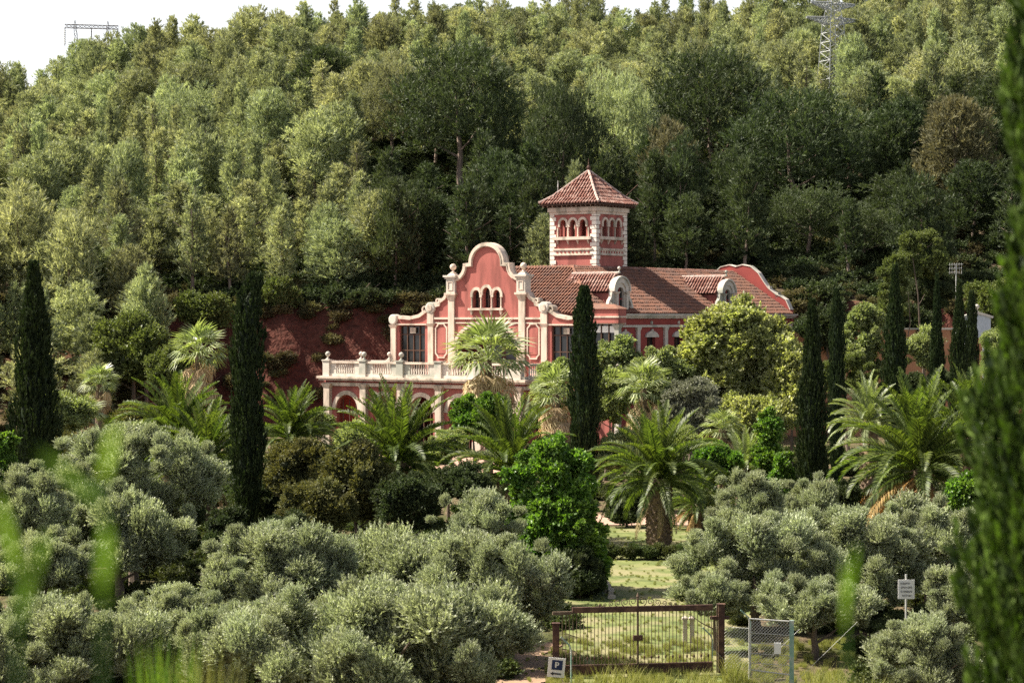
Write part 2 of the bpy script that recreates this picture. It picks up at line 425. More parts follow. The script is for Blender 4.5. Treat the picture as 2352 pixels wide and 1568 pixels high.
def build_ground():
    ys = list(np.arange(-30, 150, 3.0)) + list(np.arange(150, 182, 0.5)) + list(np.arange(182, 360, 3.0)) + list(np.arange(360, 700, 20.0))
    nx = 160
    vs = []; fs = []
    for Y in ys:
        W = 40 + 0.42 * max(Y, 0)
        for i in range(nx + 1):
            X = -W + 2 * W * i / nx
            vs.append((X, Y, H(X, Y)))
    for j in range(len(ys) - 1):
        for i in range(nx):
            a = j * (nx + 1) + i
            fs.append((a, a + 1, a + nx + 2, a + nx + 1))
    me = bpy.data.meshes.new('ground'); me.from_pydata(vs, [], fs)
    me.polygons.foreach_set('use_smooth', [True] * len(fs))
    m, nt, p = nodes_of('ground_soil')
    p.inputs['Roughness'].default_value = 0.95; p.inputs['Specular IOR Level'].default_value = 0.1
    tc = nt.nodes.new('ShaderNodeTexCoord'); sx = nt.nodes.new('ShaderNodeSeparateXYZ')
    nt.links.new(tc.outputs['Object'], sx.inputs[0])
    n1 = nt.nodes.new('ShaderNodeTexNoise'); n1.inputs['Scale'].default_value = 0.45; n1.inputs['Detail'].default_value = 8
    n2 = nt.nodes.new('ShaderNodeTexNoise'); n2.inputs['Scale'].default_value = 2.5; n2.inputs['Detail'].default_value = 6
    nt.links.new(tc.outputs['Object'], n1.inputs[0]); nt.links.new(tc.outputs['Object'], n2.inputs[0])
    # garden soil with dry grass, shade under the plants put into its colour
    g = nt.nodes.new('ShaderNodeValToRGB'); e = g.color_ramp.elements
    e[0].position = 0.35; e[0].color = (0.07, 0.075, 0.028, 1); e[1].position = 0.62; e[1].color = (0.13, 0.095, 0.06, 1)
    nt.links.new(n1.outputs['Fac'], g.inputs[0])
    # red bank and forest floor
    r = nt.nodes.new('ShaderNodeValToRGB'); e = r.color_ramp.elements
    e[0].position = 0.3; e[0].color = (0.060, 0.026, 0.020, 1); e[1].position = 0.7; e[1].color = (0.135, 0.050, 0.036, 1)
    nt.links.new(n2.outputs['Fac'], r.inputs[0])
    fl = nt.nodes.new('ShaderNodeValToRGB'); e = fl.color_ramp.elements
    e[0].position = 0.35; e[0].color = (0.06, 0.055, 0.03, 1); e[1].position = 0.65; e[1].color = (0.14, 0.10, 0.07, 1)
    nt.links.new(n1.outputs['Fac'], fl.inputs[0])

    def step(sock, a, b):
        mr = nt.nodes.new('ShaderNodeMapRange'); mr.inputs[1].default_value = a; mr.inputs[2].default_value = b
        nt.links.new(sock, mr.inputs[0]); return mr.outputs[0]
    add = nt.nodes.new('ShaderNodeMath'); add.operation = 'MULTIPLY_ADD'; add.inputs[1].default_value = 3.0
    nt.links.new(n1.outputs['Fac'], add.inputs[0]); nt.links.new(sx.outputs[2], add.inputs[2])
    m1 = nt.nodes.new('ShaderNodeMix'); m1.data_type = 'RGBA'
    geo = nt.nodes.new('ShaderNodeNewGeometry'); sg = nt.nodes.new('ShaderNodeSeparateXYZ')
    nt.links.new(geo.outputs['True Normal'], sg.inputs[0])
    st = step(sg.outputs[2], 0.93, 0.80)
    far = step(sx.outputs[1], 150, 156)
    mm = nt.nodes.new('ShaderNodeMath'); mm.operation = 'MULTIPLY'; nt.links.new(st, mm.inputs[0]); nt.links.new(far, mm.inputs[1])
    nt.links.new(mm.outputs[0], m1.inputs[0]); nt.links.new(g.outputs[0], m1.inputs[6]); nt.links.new(r.outputs[0], m1.inputs[7])
    m2 = nt.nodes.new('ShaderNodeMix'); m2.data_type = 'RGBA'
    nt.links.new(step(add.outputs[0], 2.6, 4.0), m2.inputs[0]); nt.links.new(m1.outputs[2], m2.inputs[6]); nt.links.new(fl.outputs[0], m2.inputs[7])
    nt.links.new(m2.outputs[2], p.inputs['Base Color'])
    bp = nt.nodes.new('ShaderNodeBump'); bp.inputs['Strength'].default_value = 0.8; bp.inputs['Distance'].default_value = 0.4
    nt.links.new(n2.outputs['Fac'], bp.inputs['Height']); nt.links.new(bp.outputs[0], p.inputs['Normal'])
    o = link('ground', me, m); tag(o, kind='structure')


build_ground()


def sheet(name, poly, m, dz, step=0.8):
    """flat-lying sheet following the terrain inside a plan polygon, with soft uneven edges"""
    n = len(poly); ys = [p[1] for p in poly]; rows = int((max(ys) - min(ys)) / step) + 1; cols = 24
    vs = []; fs = []
    for j in range(rows + 1):
        y = min(ys) + 1e-3 + (max(ys) - min(ys) - 2e-3) * j / rows; xs = []
        for i in range(n):
            (x1, y1), (x2, y2) = poly[i], poly[(i + 1) % n]
            if (y1 > y) != (y2 > y): xs.append((x2 - x1) * (y - y1) / (y2 - y1) + x1)
        w1 = .22 * math.sin(y * 1.9) + .13 * math.sin(y * 4.7 + 1); w2 = .22 * math.sin(y * 2.3 + 2) + .13 * math.sin(y * 5.3)
        x0, x1_ = min(xs) + w1, max(xs) + w2
        for i in range(cols + 1):
            x = x0 + (x1_ - x0) * i / cols; yy = y + (.12 * math.sin(x * 2.1) + .07 * math.sin(x * 5.3)) * (1 if j in (0, rows) else 0)
            vs.append((x, yy, H(x, yy) + dz))
    for j in range(rows):
        for i in range(cols):
            k = j * (cols + 1) + i; fs.append((k, k + 1, k + cols + 2, k + cols + 1))
    me = bpy.data.meshes.new(name); me.from_pydata(vs, [], fs)
    me.polygons.foreach_set('use_smooth', [True] * len(fs))
    o = link(name, me, m); tag(o, kind='structure'); return o


def gp(px, Y):
    return ((px - 1176) / F * Y, Y)


M['lawn'] = mat('lawn_turf', (0.075, 0.10, 0.026), (0.17, 0.19, 0.06), 1.6, 0.95, 0.5, 9, c3=(0.22, 0.20, 0.10), s3=0.5)
M['path'] = mat('dirt_path', (0.34, 0.22, 0.15), (0.25, 0.16, 0.10), 1.2, 0.95, 0.4, 8, c3=(0.25, 0.19, 0.11), s3=0.8)
M['pinkground'] = mat('pink_gravel', (0.42, 0.27, 0.20), (0.34, 0.22, 0.165), 1.2, 0.95, 0.3, 8)
sheet('lawn', [gp(1320, 58), gp(1700, 58), gp(1760, 86), gp(1680, 100), gp(1340, 100), gp(1300, 75)], M['lawn'], 0.03, 0.5)
sheet('dirt_path', [gp(1080, 52), gp(1250, 52), gp(1270, 66), gp(1180, 66)], M['path'], 0.03, 0.4)
sheet('gravel_path', [gp(1200, 101), gp(1800, 101), gp(1800, 106), gp(1200, 106)], M['pinkground'], 0.034, 0.5)
sheet('garden_path', [gp(1850, 78), gp(2010, 78), gp(1960, 82), gp(1850, 82)], M['path'], 0.036, 0.4)
sheet('house_forecourt', [gp(700, 128), gp(1300, 128), gp(1300, 142), gp(700, 150)], M['pinkground'], 0.034, 1.0)

# ------------------------------------------------------------------ the red house
TH = math.atan2(0.588, 0.809)
house = empty('country_house', (7.52, 148.0, 0.0), -TH)
tag(house, 'red stucco country house with curved white-edged gable, tower and arcaded terrace among the palms', 'house')
ZG, ZT = -9.25, -4.2
front = lambda u, d, z: (u, d, z)


def side(x0):            # plane facing +x, u runs along y, depth goes into the house
    return lambda u, d, z: (x0 - d, u, z)


def interp_top(pts):
    xs = [p[0] for p in pts]; zs = [p[1] for p in pts]
    return lambda u: float(np.interp(u, xs, zs))


# --- gable facade
CX = -11.5
half = [(0.0, 5.26)] + [(1.45 * math.sin(a), 3.95 + 1.31 * math.cos(a)) for a in [PI / 2 * k / 8 for k in range(1, 9)]]
half += [(1.451, 3.84), (1.95, 3.80)] + [(2.9 - 0.95 * math.cos(a), 3.75 - 0.95 * math.sin(a)) for a in [PI / 2 * k / 5 for k in range(0, 6)]]
half += [(3.12, 2.8), (3.121, 1.85), (3.55, 1.75), (3.8, 1.4), (4.25, 1.15), (4.3, 0.95), (4.8, 0.85), (5.03, 0.75), (5.031, 0.70), (5.5, 0.5), (6.1, 0.15), (7.0, -0.02), (8.0, 0.06), (8.5, 0.08)]
full = [(CX - x, z) for x, z in reversed(half[1:])] + [(CX + x, z) for x, z in half]
gtop = interp_top(full)
doors_out = [(CX - 8.0, CX - 5.6, ZT, -0.55, 0), (CX + 5.6, CX + 8.0, ZT, -0.55, 0)]
opens = doors_out + [(CX - 2.75, CX + 2.75, ZT, -2.2, 1.75)]
opens += [(CX - 1.2, CX - 0.62, 0.72, 1.65, 0.3), (CX - 0.32, CX + 0.32, 0.72, 1.8, 0.33), (CX + 0.62, CX + 1.2, 0.72, 1.65, 0.3)]
w = MB(front); w.wall(-20.0, -3.0, ZT, gtop, 0, 0.45, opens, [p[0] for p in full])
gable = w.build('gable_wall', M['red'], house)

# coping in stretches
mid = [p for p in full if abs(p[0] - CX) <= 2.96]
c = MB(front); c.ribbon(mid, 0.30, -0.14, 0.52, side=0.35); c.build('gable_coping', M['cream'], gable)
c = MB(front); c.ribbon(mid, 0.07, -0.18, -0.10, side=-1.2); c.build('gable_moulding', M['cream'], gable)
for s in (-1, 1):
    seg = sorted([(CX + s * x, z) for x, z in half if 3.3 < x < 4.9])
    c = MB(front); c.ribbon(seg, 0.22, -0.12, 0.50); c.build('scroll_coping', M['cream'], gable)
    sw = [(5.35, 0.62), (5.15, 0.42), (5.22, 0.22), (5.42, 0.16)]
    seg = sorted([(CX + s * x, z) for x, z in half if 5.3 < x < 8.3])
    c = MB(front); c.ribbon(seg, 0.24, -0.12, 0.50); c.build('scroll_coping', M['cream'], gable)
    c = MB(front)
    c.ribbon([(CX + s * (5.55 + .22 * math.cos(a)), 0.62 + .22 * math.sin(a)) for a in [2 * PI * k / 12 for k in range(12)]], 0.11, -0.13, 0.46, closed=True)
    c.build('volute', M['cream'], gable)
    c = MB(front)
    c.ribbon([(CX + s * (4.35 + .16 * math.cos(a)), 1.22 + .16 * math.sin(a)) for a in [2 * PI * k / 10 for k in range(10)]], 0.1, -0.13, 0.46, closed=True)
    c.build('volute', M['cream'], gable)


def ball(mb, x, y, z, r):
    mb.lathe(x, y, [(r * .9, z), (r * .9, z + .06), (r * .35, z + .12), (r * .3, z + .22)] +
             [(max(.02, r * math.sin(a)), z + .22 + r - r * math.cos(a)) for a in [PI * k / 7 for k in range(1, 8)]], 12)


# main pilasters (3.12) with block and ball, side pilasters (5.03) with disc, end pilasters (8.5)
for s in (-1, 1):
    x = CX + s * 3.12
    p = MB(); p.cbox(x, 0.1, ZT, 1.3, 0.27, 0.24); p.cbox(x, 0.1, ZT + .001, ZT + .35, 0.36, 0.33)
    pl = p.build('pilaster', M['cream'], gable)
    p = MB(); p.cbox(x, 0.1, 1.3, 1.65, 0.28, 0.25, 0.42, 0.36); p.cbox(x, 0.1, 1.65, 1.80, 0.50, 0.42); p.build('capital', M['cream'], pl)
    p = MB(); p.cbox(x, 0.12, 1.80, 2.80, 0.38, 0.34); p.cbox(x, 0.12, 2.80, 2.93, 0.46, 0.42); p.cbox(x, 0.12, 2.93, 3.06, 0.56, 0.5)
    p.cbox(x, 0.12, 3.06, 3.22, 0.34, 0.3, 0.16, 0.16); p.build('pedestal', M['white'], pl)
    p = MB(); p.ribbon([(x - .2, 2.0), (x + .2, 2.0), (x + .2, 2.6), (x - .2, 2.6)], 0.06, -0.26, -0.2, closed=True); p.build('panel_moulding', M['cream'], pl)
    p = MB(); ball(p, x, 0.12, 3.2, 0.24); p.build('ball_finial', M['cream'], pl, smooth=True)
    x = CX + s * 5.03
    p = MB(); p.cbox(x, 0.1, ZT, -0.65, 0.24, 0.22); p.cbox(x, 0.1, -0.65, -0.4, 0.24, 0.22, 0.36, 0.3); p.cbox(x, 0.1, -0.4, 0.35, 0.28, 0.26)
    pl = p.build('pilaster', M['cream'], gable)
    p = MB(lambda a, b, c_: (a, c_, b)); p.lathe(x, 0.72, [(0.34, -0.2), (0.42, -0.16), (0.42, 0.42), (0.34, 0.46)], 16); p.build('disc', M['white'], pl)
    p = MB(lambda a, b, c_: (a, c_, b)); p.lathe(x, 0.72, [(0.22, -0.26), (0.26, -0.19)], 14); p.build('rosette', M['cream'], pl)
    x = CX + s * 8.5
    p = MB(); p.cbox(x, 0.1, ZT, -0.75, 0.24, 0.22); p.cbox(x, 0.1, -0.75, -0.5, 0.24, 0.22, 0.38, 0.3)
    pl = p.build('pilaster', M['cream'], gable)
    p = MB(lambda a, b, c_: (a, c_, b)); p.lathe(x, -0.12, [(0.3, -0.2), (0.38, -0.16), (0.38, 0.42), (0.3, 0.46)], 16); p.build('disc', M['white'], pl)
    # octagon ended panel between pilasters
    xm = CX + s * 4.08; a = 0.50; z0, z1 = -2.85, -0.42
    octo = [(xm - a * .55, z1), (xm - a * .6, z1 - .1), (xm - a, z1 - .3), (xm - a, z0 + .3), (xm - a * .6, z0 + .1), (xm - a * .55, z0), (xm + a * .55, z0), (xm + a * .6, z0 + .1),
            (xm + a, z0 + .3), (xm + a, z1 - .3), (xm + a * .6, z1 - .1), (xm + a * .55, z1)]
    p = MB(front); p.ribbon(octo, 0.10, -0.08, 0.01, closed=True); p.build('panel_moulding', M['cream'], gable)
    p = MB(front); p.wall(xm - .38, xm + .38, z0 + .3, z1 - .3, -0.03, 0.01); p.build('raised_panel', M['red'], gable)

# string courses
for (a, b) in ((CX - 2.82, CX + 2.82), (CX - 4.76, CX - 3.42), (CX + 3.42, CX + 4.76)):
    p = MB(); p.box(a, b, -0.12, 0.02, -0.10, 0.04); p.build('cornice', M['cream'], gable)
    p = MB(); p.box(a, b, -0.07, 0.02, -0.40, -0.31); p.build('cornice', M['cream'], gable)
for (a, b) in ((CX - 8.22, CX - 5.3), (CX + 5.3, CX + 8.22)):
    p = MB(); p.box(a, b, -0.10, 0.02, -0.52, -0.42); p.build('cornice', M['cream'], gable)

# triple window
for cx_, hw, zs, rz in ((CX - .91, .29, 1.65, .3), (CX, .32, 1.8, .33), (CX + .91, .29, 1.65, .3)):
    p = MB(front); p.ribbon([(cx_ - hw - .12, zs - .18)] + arc(cx_, zs, hw + .12, rz + .14) + [(cx_ + hw + .12, zs - .18)], 0.2, -0.10, 0.02); p.build('window_arch', M['cream'], gable)
    p = MB(); p.box(cx_ - hw, cx_ + hw, .30, .34, .72, zs + rz); g_ = p.build('window_pane', M['glass'], gable)
    p = MB(); p.box(cx_ - .03, cx_ + .03, .24, .29, .72, zs + rz - .02); p.box(cx_ - hw, cx_ + hw, .235, .285, 1.3, 1.36); p.build('sash_bar', M['wood'], g_)
for dx in (-1.3, -.47, .47, 1.3):
    p = MB(); p.lathe(CX + dx, -0.06, [(.09, .72), (.06, .8), (.055, 1.38), (.1, 1.5)], 8); p.build('colonnette', M['cream'], gable)
p = MB(); p.box(CX - 1.55, CX + 1.55, -.22, .02, .55, .70); p.build('window_sill', M['cream'], gable)
for dx in (-1.3, -.45, .45, 1.3):
    p = MB(); p.cbox(CX + dx, -.08, .22, .55, .05, .04, .1, .12); p.build('bracket', M['cream'], gable)

# great arch, its surround and the loggia behind
p = MB(front); p.ribbon([(CX - 2.88, -3.1)] + arc(CX, -2.2, 2.88, 1.88, n=22) + [(CX + 2.88, -3.1)], 0.24, -0.12, 0.02); p.build('great_arch', M['cream'], gable)
p = MB(front); p.ribbon([(CX - 2.68, -4.2)] + arc(CX, -2.2, 2.62, 1.66, n=22) + [(CX + 2.68, -4.2)], 0.06, -0.06, 0.02); p.build('arch_moulding', M['cream'], gable)
for s in (-1, 1):
    p = MB(); p.cbox(CX + s * 2.95, -.05, -3.25, -3.05, .16, .12, .24, .18); p.build('impost', M['cream'], gable)
p = MB(); p.cbox(CX, -.1, -0.5, -0.12, .2, .1, .3, .14); p.build('keystone', M['cream'], gable)
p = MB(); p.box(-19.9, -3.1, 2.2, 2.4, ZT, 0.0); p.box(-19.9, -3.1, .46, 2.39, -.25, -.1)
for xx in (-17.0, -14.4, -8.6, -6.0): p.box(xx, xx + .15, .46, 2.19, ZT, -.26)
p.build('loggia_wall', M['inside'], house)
p = MB(); p.box(CX - 1.3, CX + 1.3, 2.1, 2.18, ZT, -1.3); d_ = p.build('door', M['wood'], house)
for s in (-1, 1):
    p = MB(); p.box(CX + s * .65 - .45, CX + s * .65 + .45, 2.05, 2.09, ZT + .9, -1.6); p.build('door_pane', M['glass'], d_)
# glazed doors in the outer bays
for cx_ in (CX - 6.8, CX + 6.8):
    p = MB(); p.box(cx_ - 1.2, cx_ + 1.2, .25, .28, ZT, -.55); g_ = p.build('door_pane', M['glass'], house)
    p = MB()
    for k in range(5): p.box(cx_ - 1.2 + k * .58, cx_ - 1.12 + k * .58, .17, .24, ZT, -.55)
    for z in (-.63, -1.25, -2.4, -3.4, ZT): p.box(cx_ - 1.2, cx_ + 1.2, .18, .235, z, z + .08)
    p.build('door_frame', M['wood'], g_)
    p = MB(); p.box(cx_ - .25, cx_ + .25, .10, .16, -1.1, -.7); p.build('lantern_box', M['cream'], g_)

# --- main body behind (side and back walls) with a plain face
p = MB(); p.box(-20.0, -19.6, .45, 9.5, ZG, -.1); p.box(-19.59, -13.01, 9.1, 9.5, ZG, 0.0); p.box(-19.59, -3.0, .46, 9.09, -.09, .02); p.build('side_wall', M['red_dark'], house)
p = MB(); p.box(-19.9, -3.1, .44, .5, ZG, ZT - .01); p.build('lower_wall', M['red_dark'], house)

# --- lower arcade and terrace
COLX = [-22.8 + 3.42 * k for k in range(6)]
arches = [((COLX[k] + COLX[k + 1]) / 2 - 1.02, (COLX[k] + COLX[k + 1]) / 2 + 1.02, ZG, -6.6, 1.05) for k in range(5)]
w = MB(front); w.wall(-22.95, -5.3, ZG, -4.92, -4.0, -3.6, arches); arcade = w.build('arcade_wall', M['red'], house)
for a in arches:
    c0 = (a[0] + a[1]) / 2
    p = MB(front); p.ribbon(arc(c0, -6.6, 1.19, 1.22, n=18), 0.30, -4.12, -3.98); p.build('arch_surround', M['cream'], arcade)
    p = MB(); p.box(c0 - .9, c0 + .9, -.4, -.3, ZG, -6.3); f_ = p.build('door', M['wood'], arcade)
    p = MB(); p.box(c0 - .75, c0 - .08, -.45, -.41, ZG + .8, -6.5); p.box(c0 + .08, c0 + .75, -.45, -.41, ZG + .8, -6.5); p.build('door_pane', M['glass'], f_)
    p = MB()
    for q in (-1, 0, 1): p.box(c0 + q * .6 - .03, c0 + q * .6 + .03, -3.75, -3.7, ZG, -5.9)
    p.box(c0 - 1.02, c0 + 1.02, -3.76, -3.69, -6.72, -6.64); p.build('arch_grille', M['wood'], arcade)
for x in COLX:
    p = MB(); p.cbox(x, -4.1, ZG, -5.05, .27, .24); p.cbox(x, -4.1, ZG + .001, ZG + .7, .37, .34)
    cl = p.build('column', M['cream'], arcade)
    p = MB(); p.cbox(x, -4.1, -5.05, -4.74, .28, .25, .44, .36); p.build('capital', M['cream'], cl)
p = MB(); p.box(-23.1, -5.15, -4.22, -3.6, -4.90, -4.66); p.build('beam', M['cream'], arcade)
p = MB(); p.box(-23.05, -5.2, -4.1, -3.6, -4.66, -4.50); p.build('frieze', M['red'], arcade)
p = MB(); p.box(-23.4, -4.95, -4.5, -3.5, -4.50, -4.36); p.box(-23.5, -4.85, -4.62, -3.5, -4.36, ZT); p.build('cornice', M['cream'], arcade)
p = MB(); p.box(-23.3, -5.0, -3.5, .0, ZT - .25, ZT - .01); p.build('terrace_floor', M['floor'], house)
w = MB(side(-5.2)); w.wall(-3.6, 0.0, ZG, -4.92, 0, .4, [(-2.8, -.8, ZG, -6.6, 1.0)]); rw = w.build('arcade_side_wall', M['red'], house)
p = MB(); p.box(-5.3, -4.85, -3.5, 0.0, -4.90, -4.2); p.build('cornice', M['white'], rw)
p = MB(); p.cbox(-5.15, -.25, ZG, -4.9, .25, .25); p.build('column', M['white'], rw)
w = MB(side(-23.2)); w.wall(-3.6, 0.0, ZG, -4.4, 0, .4); w.build('arcade_end_wall', M['red'], house)
w = MB(front); w.wall(-5.2, -3.0, ZG, ZT + .0, 0.02, .42, [(-4.4, -3.6, ZG, -6.6, .4)]); w.build('lower_wall', M['red'], house)

bal = empty('balustrade'); bal.parent = house
bprof = [(.07, 0), (.07, .08), (.04, .12), (.075, .3), (.04, .55), (.035, .68), (.07, .74)]
bm_ = MB(); bm_.lathe(0, 0, bprof, 8); b0 = bm_.build('baluster', M['white'], bal, smooth=True); first = True


def baluster(x, y):
    global first
    if first: b0.location = (x, y, ZT + .2); first = False; return
    b = bpy.data.objects.new('baluster', b0.data); COL.objects.link(b); b.parent = bal; b.location = (x, y, ZT + .2)


p = MB(); p.box(-23.15, -5.15, -4.28, -4.0, ZT, ZT + .2); p.build('plinth', M['white'], bal)
p = MB(); p.box(-23.2, -5.1, -4.31, -3.97, ZT + .94, ZT + 1.08); p.build('handrail', M['cream'], bal)
for k in range(5):
    a, b = COLX[k] + .3, COLX[k + 1] - .3
    p = MB(); p.box(a, a + .55, -4.22, -4.06, ZT + .2, ZT + .94); p.build('parapet_panel', M['white'], bal)
    p = MB(); p.box(b - .55, b, -4.22, -4.06, ZT + .2, ZT + .94); p.build('parapet_panel', M['white'], bal)
    for q in range(8): baluster(a + .66 + q * (b - a - 1.32) / 7, -4.14)
for k, x in enumerate(COLX):
    p = MB(); p.cbox(x, -4.15, ZT + .001, ZT + 1.1, .3, .24); p.cbox(x, -4.15, ZT + 1.1, ZT + 1.18, .36, .3); pr = p.build('pier', M['white'], bal)
    if k < 3:
        p = MB(); ball(p, x, -4.15, ZT + 1.18, .19); p.build('ball_finial', M['white'], pr, smooth=True)
p = MB(); p.box(-5.28, -5.02, -3.9, 0, ZT, ZT + .2); p.box(-5.3, -5.0, -3.9, 0, ZT + .94, ZT + 1.08); p.build('side_rail', M['white'], bal)
p = MB(); p.cbox(-5.15, -.15, ZT, ZT + 1.15, .22, .22); p.build('pier', M['white'], bal)
for q in range(15): baluster(-5.15, -3.7 + q * .235)
p = MB(); p.box(-23.2, -22.95, -3.9, -.2, ZT, ZT + .2); p.box(-23.2, -22.95, -3.9, -.2, ZT + .94, ZT + 1.08); p.build('side_rail', M['white'], bal)
for q in range(15): baluster(-23.07, -3.7 + q * .235)
p = MB(); p.box(-23.2, -20.0, -.2, .05, ZT, ZT + .2); p.box(-23.2, -20.0, -.2, .05, ZT + .94, ZT + 1.08); p.build('side_rail', M['white'], bal)
for q in range(12): baluster(-22.7 + q * .235, -.07)
p = MB(); p.cbox(-23.05, -.1, ZT, ZT + 1.15, .22, .22); p.cbox(-20.35, -.1, ZT, ZT + 1.15, .2, .2); pr = p.build('pier', M['white'], bal)
for x in (-23.05, -20.35):
    p = MB(); ball(p, x, -.1, ZT + 1.15, .17); p.build('ball_finial', M['white'], pr, smooth=True)

# --- veranda at the chamfered corner
ver = empty('veranda'); ver.parent = house
VP = [(-3.0, 0.0), (-.45, 0.0), (-.45, .5), (-3.0, 4.4)]


def vprism(name, m, z0, z1, g, par, pts=VP):
    """prism on the veranda plan, grown outwards by g"""
    cx_ = -2.2; cy_ = 1.0
    q = [(-3.0, -g), (-.45 + g, -g), (-.45 + g, .5 + g * .6), (-3.0, 4.4 + g * .6)]
    p = MB(); n = 4
    p.add([(x, y, z0) for x, y in q] + [(x, y, z1) for x, y in q], [(3, 2, 1, 0), (4, 5, 6, 7)] + [(k, (k + 1) % n, (k + 1) % n + n, k + n) for k in range(n)])
    return p.build(name, m, par)


vprism('fascia', M['red'], -.35, 0.62, .30, ver)
vprism('fascia_moulding', M['cream'], .02, .13, .36, ver)
vprism('fascia_moulding', M['cream'], -.42, -.35, .2, ver)
p = MB(); p.add([(-3.1, -.42, .62), (-.05, -.42, .62), (-.05, .8, .62), (-3.0, 4.7, .62), (-1.0, .5, .95), (-3.0, .6, .98), (-3.0, 3.0, .98)], [(0, 1, 4, 5), (1, 2, 4), (2, 3, 6, 4), (5, 4, 6)]); p.build('veranda_roof', M['tile'], ver)
gl = vprism('window_pane', M['glass'], -3.2, -.43, -.1, ver)
for k in range(4):
    p = MB(); p.box(-2.9 + k * .62, -2.9 + k * .62 + .5, .0, .05, -1.0, -.55); p.build('shutter', M['signwhite'], gl)
for k in range(5):
    p = MB(); p.box(-3.02 + k * .62, -2.94 + k * .62, -.02, .08, -3.2, -.43); p.build('sash_bar', M['wood'], gl)
vprism('parapet', M['red'], ZT, -3.2, 0, ver)
vprism('lower_wall', M['red'], ZG, ZT - .002, .05, ver)
p = MB(); p.cbox(-.42, .05, ZG, -.75, .17, .17); p.cbox(-.42, .05, -.75, -.45, .17, .17, .28, .28); p.build('column', M['white'], ver)

# --- wing wall along the right
XE, WL = -3.0, 29.0
wins = [(8.35 + 3.7 * k - .55, 8.35 + 3.7 * k + .55, -3.9, -1.45, .15) for k in range(6)] + [(4.25, 5.35, -3.9, -1.45, .15)]
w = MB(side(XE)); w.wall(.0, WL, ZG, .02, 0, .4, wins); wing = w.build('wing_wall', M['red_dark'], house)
p = MB(); p.box(XE - .1, XE + .12, 4.5, WL + .1, -.66, -.50); p.build('string_course', M['white'], wing)
p = MB(); p.box(XE - .2, XE + .2, 4.4, WL + .2, -.04, .08); p.box(XE - .2, XE + .36, 4.4, WL + .36, .08, .20); p.box(XE - .2, XE + .46, 4.4, WL + .46, .20, .30); p.build('cornice', M['white'], wing)
for k in range(8):
    y = 6.5 + 3.7 * (k - 0) if k < 6 else (WL - .3 if k == 6 else WL - .85)
    p = MB(); p.cbox(XE + .06, y, ZT, -.66, .1, .20); p.cbox(XE + .06, y, -.89, -.661, .12, .22, .16, .30); p.build('pilaster', M['white'], wing)
for i, (a, b, z0, z1, r) in enumerate(wins):
    m_ = (a + b) / 2
    p = MB(side(XE)); p.wall(m_ - .85, m_ + .85, -1.38, interp_top([(m_ - .85, -1.28), (m_ - .62, -1.08), (m_ - .3, -.96), (m_, -.92), (m_ + .3, -.96), (m_ + .62, -1.08), (m_ + .85, -1.28)]), -.14, -.002, (), [m_ - .62, m_ - .3, m_, m_ + .3, m_ + .62]); hd = p.build('window_hood', M['white'], wing)
    p = MB(); p.cbox(XE + .1, m_, -.94, -.80, .06, .1); p.build('hood_finial', M['white'], hd)
    p = MB(); p.box(XE - .3, XE - .25, a, b, z0, z1 + r); g_ = p.build('window_pane', M['glass'], wing)
    p = MB(); p.box(XE - .24, XE - .18, m_ - .04, m_ + .04, z0, z1 + r); p.box(XE - .24, XE - .185, a, b, -2.3, -2.22); p.build('sash_bar', M['wood'], g_)
    p = MB(); p.cbox(XE + .05, m_, -.44, -.22, .05, .09); p.build('frieze_block', M['white'], wing)
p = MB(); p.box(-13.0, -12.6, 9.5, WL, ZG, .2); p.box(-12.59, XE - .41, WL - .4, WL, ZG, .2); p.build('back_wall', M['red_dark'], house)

# --- tiled roofs


def slope_tiles(name, O, U, T, s0, s1, t1, keep, parent, mt, wd=0.27, ex=0.46, r=0.085, jit=0.014):
    """U along the eave, T up the slope (unit vectors), tiles where keep(s,t) is true; one stuff mesh"""
    O, U, T = Vector(O), Vector(U).normalized(), Vector(T).normalized()
    N = U.cross(T).normalized()
    if N.z < 0: N = -N
    V = []; rs = random.Random(3)
    ns = int((s1 - s0) / wd); nt_ = int(t1 / ex) + 1
    for j in range(nt_):
        for i in range(ns):
            s = s0 + (i + .5) * wd; t = j * ex
            if not keep(s, t + ex * .5): continue
            s += rs.uniform(-jit, jit); t += rs.uniform(-jit, jit) * 2; hh = rs.uniform(-.006, .012)
            A = O + U * s + T * (t - .06); B = O + U * s + T * (t + ex + .02)
            la = [(-r * 1.05, 0.0), (-r * .6, r * .85), (r * .6, r * .85), (r * 1.05, 0.0)]
            pa = [A + U * x + N * (y + .065 + hh) for x, y in la]
            pb = [B + U * x * .85 + N * (y * .8 + .02 + hh) for x, y in la]
            for q in range(3):
                V += [pa[q], pa[q + 1], pb[q + 1], pb[q]]
            V += [pa[0], pa[3], pa[2], pa[1]]
    me = quad_mesh(name, [tuple(v) for v in V])
    o = link(name, me, mt, parent); tag(o, kind='stuff')
    return o


RZ, RX, EZ = 3.65, -8.0, 0.34
run = 5.25; slopeL = math.hypot(run, RZ - EZ); XR = XE + .25; XL = RX - run
roof = MB()
YH = .46 + run
roof.add([(XR, .46, EZ), (XR, WL - .1, EZ), (RX, WL - .1, RZ), (RX, YH, RZ), (-14.3, YH, RZ), (-14.3, .46, EZ), (XL, WL - .1, EZ), (XL, YH + run, EZ), (-14.3, YH + run, EZ)],
         [(0, 1, 2, 3), (0, 3, 4, 5), (3, 2, 6, 7), (4, 3, 7, 8), (5, 4, 8)])
rf = roof.build('roof', M['pan'], house)
ca, sa = run / slopeL, (RZ - EZ) / slopeL
D1, D2 = 4.5, 19.35             # dormer centres along y


def keep_wing(s, t):
    if s < t * ca: return False
    for d in (D1, D2):
        if t > .3 and abs(s + .5 - d) < 1.0 and t * ca < 4.0: return False
    return True


